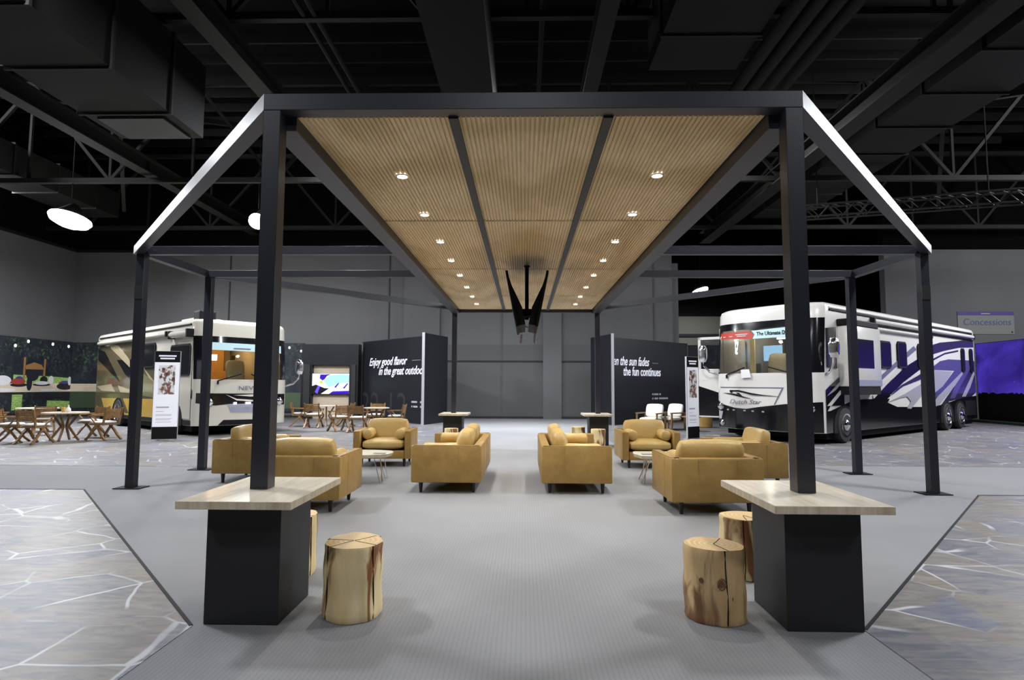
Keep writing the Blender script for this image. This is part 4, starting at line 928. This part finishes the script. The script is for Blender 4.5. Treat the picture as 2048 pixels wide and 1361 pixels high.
# right motorhome
WR = 3.08
vz = G_viol
cfgR = dict(label='white, black and violet motorhome on the right behind the canopy wing', N=(7.5, 15.37), rz=math.atan2(.629, .777) - PI / 2, W=WR, L=12.6, H=3.74, sg=-1, white=M_white, side=M_white,
    ws=(.35, 2.95, 1.86, 3.10), cap_z=3.30, in_wall=M_ind, seat=M_inseat,
    inner=[(2.75, 2.9, 1.9, 2.95, 1.7, mat('cabin_wood_post', (.5, .40, .2), .5, emit=(1, .8, .4), es=.15)), (2.25, 2.85, 2.3, 2.78, 2.4, M_tvs), (1.6, 2.3, 2.95, 3.0, 2.2, M_lamp), (1.2, 1.9, 1.9, 2.3, 3.4, M_inw), (2.45, 2.6, 1.9, 2.2, 1.5, G_silv)],  # the post is given a faint warm glow too
    cab_lights=[(1.3, 1.4, 3.22, 16, (1, .88, .68)), (2.3, 1.6, 3.22, 14, (1, .88, .68)), (2.0, 3.0, 3.22, 10, (1, .8, .55))],
    side_gfx=[('colour_band', [(8.09, 2.92), (8.89, 3.04), (10.71, 3.18), (11.47, 3.25), (12.55, 3.27), (12.55, 3.02), (10.88, 2.94), (9.33, 2.77), (8.04, 2.59), (6.9, 2.3), (6.9, 2.5)], vz), ('colour_band', [(8.02, 2.43), (9.32, 2.7), (10.76, 2.85), (10.76, 2.79), (9.31, 2.64), (8.06, 2.37)], vz),
        ('colour_band', [(8.03, 2.17), (8.8, 2.39), (9.68, 2.48), (12.55, 2.51), (12.55, 2.09), (8.02, 2.08), (6.8, 1.9)], G_viol2), ('colour_band', [(7.2, 1.95), (8.0, 2.07), (10.02, 2.05), (8.96, 1.53), (8.0, 1.27), (7.0, 1.1)], G_silv),
        ('colour_band', [(8.0, 1.27), (8.96, 1.53), (10.12, 2.05), (11.55, 2.39), (11.29, 2.1), (9.64, 1.57), (8.44, 1.17), (8.01, 1.02)], G_viol2), ('colour_band', [(8.67, .88), (10.14, 1.53), (12.2, 2.26), (12.55, 2.5), (12.55, 1.3), (12.03, 1.15), (11.13, 1.1), (9.47, 1.0)], vz),
        ('paint_stripe', [(8.0, .99), (8.44, 1.19), (11.18, 2.1), (11.84, 2.11), (10.14, 1.53), (8.49, .88), (8.03, .86)], G_silv), ('paint_stripe', [(9.6, 1.1), (10.3, 1.6), (11.8, 2.3), (12.3, 2.35), (10.9, 1.6), (10.1, 1.1)], G_viol2), ('paint_stripe', [(10.9, 1.15), (11.6, 1.6), (12.4, 2.1), (12.5, 2.0), (11.9, 1.5), (11.3, 1.15)], G_silv),
        ('side_skirt', [(.26, .86), (.48, .87), (1.85, 1.13), (3.09, 1.15), (4.31, 1.14), (4.16, 1.03), (4.86, .89), (7.98, .83), (11.12, 1.12), (12.55, 1.17), (12.55, .31), (.26, .31)], M_gloss_black),
        ('colour_band', [(.26, .82), (.26, 1.41), (.53, 1.54), (1.3, 1.85), (1.3, 1.0), (.49, 1.0)], M_gloss_black), ('paint_stripe', [(.3, 1.0), (1.06, 1.40), (1.81, 1.33), (1.8, 1.26), (1.11, 1.30), (.54, 1.0)], G_cream), ('paint_stripe', [(.3, 1.25), (.7, 1.45), (1.3, 1.74), (1.3, 1.66), (.8, 1.4)], G_silv),
        ('paint_stripe', [(3.14, 1.6), (4.95, 2.28), (6.4, 2.81), (6.64, 2.7), (5.64, 2.36), (4.55, 1.98), (3.33, 1.52)], G_grey), ('colour_band', [(3.15, 1.08), (3.16, 1.19), (5.61, 2.12), (6.9, 2.45), (6.9, 2.08), (5.4, 1.64), (4.32, 1.21), (3.89, 1.07)], M_gloss_black),
        ('paint_stripe', [(3.1, 1.25), (4.99, 2.05), (5.26, 2.05), (3.16, 1.15)], G_cream), ('paint_stripe', [(4.32, 1.24), (5.23, 1.55), (6.9, 1.92), (6.9, 1.75), (5.38, 1.52), (4.61, 1.29)], vz),
        ('paint_stripe', [(4.09, 1.04), (5.35, 1.26), (6.9, 1.6), (6.9, 1.22), (5.92, .81), (5.61, .83), (5.95, 1.04), (5.65, 1.2), (5.19, 1.17)], G_silv),
        ('rear_grille', [(11.2, .45), (12.4, .45), (12.4, 1.0), (11.2, 1.0)], M_black)],
    front_gfx=[('banner', [(1.84, 2.82), (2.92, 2.87), (2.92, 3.05), (1.90, 3.05), (1.78, 2.94)], G_red), ('banner', [(.45, 2.82), (1.80, 2.82), (1.74, 2.94), (1.84, 3.05), (.45, 3.10)], G_cy),
        ('bumper', [(.03, 1.10), (.88, 1.03), (1.56, .94), (2.0, .87), (2.36, .89), (2.8, .98), (3.05, 1.08), (3.05, .31), (.03, .31)], M_gloss_black),
        ('panel_line', [(.9, 1.47), (2.9, 1.48), (2.9, 1.455), (.92, 1.445)], G_grey), ('panel_line', [(.9, 1.47), (1.15, 1.01), (1.18, 1.01), (.94, 1.47)], G_grey),
        ('emblem', [(2.52, 1.39), (2.21, 1.39), (1.81, 1.31), (1.43, 1.26), (1.0, 1.225), (1.5, 1.235), (1.85, 1.27), (2.2, 1.345), (2.42, 1.35), (2.43, 1.30), (2.5, 1.32)], M_black),
        ('emblem', [(2.78, 1.31), (2.36, 1.24), (2.1, 1.19), (1.82, 1.15), (2.1, 1.22), (2.15, 1.26), (2.26, 1.28), (2.3, 1.31), (2.2, 1.31), (2.12, 1.24), (2.36, 1.29)], M_black),
        ('emblem', [(1.95, 1.27), (1.2, 1.23), (1.7, 1.24)], G_grey)],
    windows=[(3.72, 4.5, 2.05, 2.86), (5.02, 5.72, 2.08, 2.90), (11.0, 11.35, 2.05, 2.93), (11.95, 12.3, 2.05, 2.95), (6.7, 7.3, 2.1, 2.9)], rails=[(3.50, .6, 12.4, .05, .03, M_black), (3.26, 3.1, 12.5, .05, .04, M_black), (3.56, .6, 12.5, .06, .03, M_white)], awnings=[(3.40, 3.2, 12.3, .07), (3.18, 3.3, 7.9, .05)],
    wheels=[1.28, 9.2, 10.6], mirrors=[(WR, 2.35, 1), (0, 2.35, -1)], wipers=[(2.6, 2.0), (.6, 1.3)])
tr, FrR, frontR, sideR, P3R = motorhome(cfgR)
# slide-out room on the right motorhome
bm = B(); box(bm, .0, .30, 1.05, 3.05, 1.50, 3.12, None, .03); so = mk('slide_out', bm, M_white, tr, True)
bm = B(); box(bm, .30, .31, 1.25, 2.55, 2.0, 2.78, None, .004); mk('pane', bm, M_gloss_black, so)
bm = B(); box(bm, .30, .306, 1.05, 3.05, 1.52, 1.68); mk('trim_stripe', bm, G_silv, so)
bm = B(); box(bm, 0, .28, 1.0, 3.0, 3.12, 3.30, None, .03); mk('slide_awning', bm, M_black, so)
bm = B(); box(bm, .0, .28, 1.1, 3.0, 1.28, 1.50, None, .01); mk('slide_skirt', bm, M_black, so)
fw_ = sideR('window', [(.36, 2.0), (.92, 1.98), (.92, 3.08), (.36, 3.02)], M_gloss_black, .03, th=.02)
# opened entry door standing off the far front corner
dr = empty('entry_door', None, None); dr.parent = tr; dr.location = (-WR, .55, 0); dr.rotation_euler = (0, 0, math.radians(14))
bm = B(); box(bm, -.78, 0, -.03, .03, .55, 2.02, None, .01); mk('door_panel', bm, M_white, dr)
bm = B(); box(bm, -.78, -.70, -.03, .03, 2.02, 3.0); box(bm, -.08, 0, -.03, .03, 2.02, 3.0); box(bm, -.78, 0, -.03, .03, 2.92, 3.0); mk('door_frame', bm, M_white, dr)
bm = B(); box(bm, -.70, -.08, -.006, .006, 2.02, 2.92); mk('door_glass', bm, M_glass, dr)
bm = B(); prism(bm, [(-.78, 1.5), (0, 1.25), (0, .6), (-.78, .6)], lambda u, v, d: (u, d, v), -.034, -.03); mk('door_paint', bm, M_gloss_black, dr)
dr['kind'] = 'thing'; del dr['kind']
ym = FrR(1.2, 2.95, .02).y
text('banner_lettering', 'The Ultimate Driving', .15, M_black, tr, T(-1.68, FrR(1.2, 2.95, .016).y + .0, 2.90) @ Matrix.Diagonal((.86, 1, 1, 1)) @ F90, 0, .002, 'LEFT', .003)
bm = B()
for i, (a0, a1, z) in enumerate(((1.95, 2.35, 2.97), (2.0, 2.3, 2.92), (2.45, 2.8, 2.93))): bar(bm, FrR(a0, z, .013), FrR(a1, z, .013), .006, .025)
mk('banner_print', bm, G_cream, tr)
text('front_lettering', 'Dutch Star', .17, G_grey, tr, T(-2.5, FrR(2.0, 1.03, .018).y - .0, 1.01) @ Matrix.Diagonal((1.25, 1, 1, 1)) @ F90, .35, .002)
frontR('notice_card', [(1.80, 1.74), (2.1, 1.72), (2.12, 1.96), (1.86, 1.97)], M_plain_white, .05)
for a_, z_, r_ in ((2.86, .92, .09), (2.8, .45, .07), (.24, .92, .09)):
    bm = B(); M_ = T(*FrR(a_, z_, .03)) @ RX(PI / 2); lathe(bm, [(r_, -.05), (r_ * 1.1, .02), (r_ * .9, .03), (.02, .045)], 20, M_); mk('headlight', bm, M_chrome, tr, True)
frontR('lamp_cluster', [(2.78, .78), (3.02, .80), (3.0, .56), (2.86, .56)], flat('lamp_cluster_clear', (.35, .36, .38), .1), .02)
for a_ in (1.45, 1.75, 2.0, 2.35, 2.55):
    frontR('grille_light', [(a_, .76 + .02 * a_), (a_ + .07, .76 + .02 * a_), (a_ + .07, .80 + .02 * a_), (a_, .80 + .02 * a_)], G_silv, .02)
bm = B(); tube(bm, [(-WR - .02, .5, 3.0), (-WR - .02, .5, 3.22)], .07, 10); mk('marker_lamp', bm, M_white, tr, True)
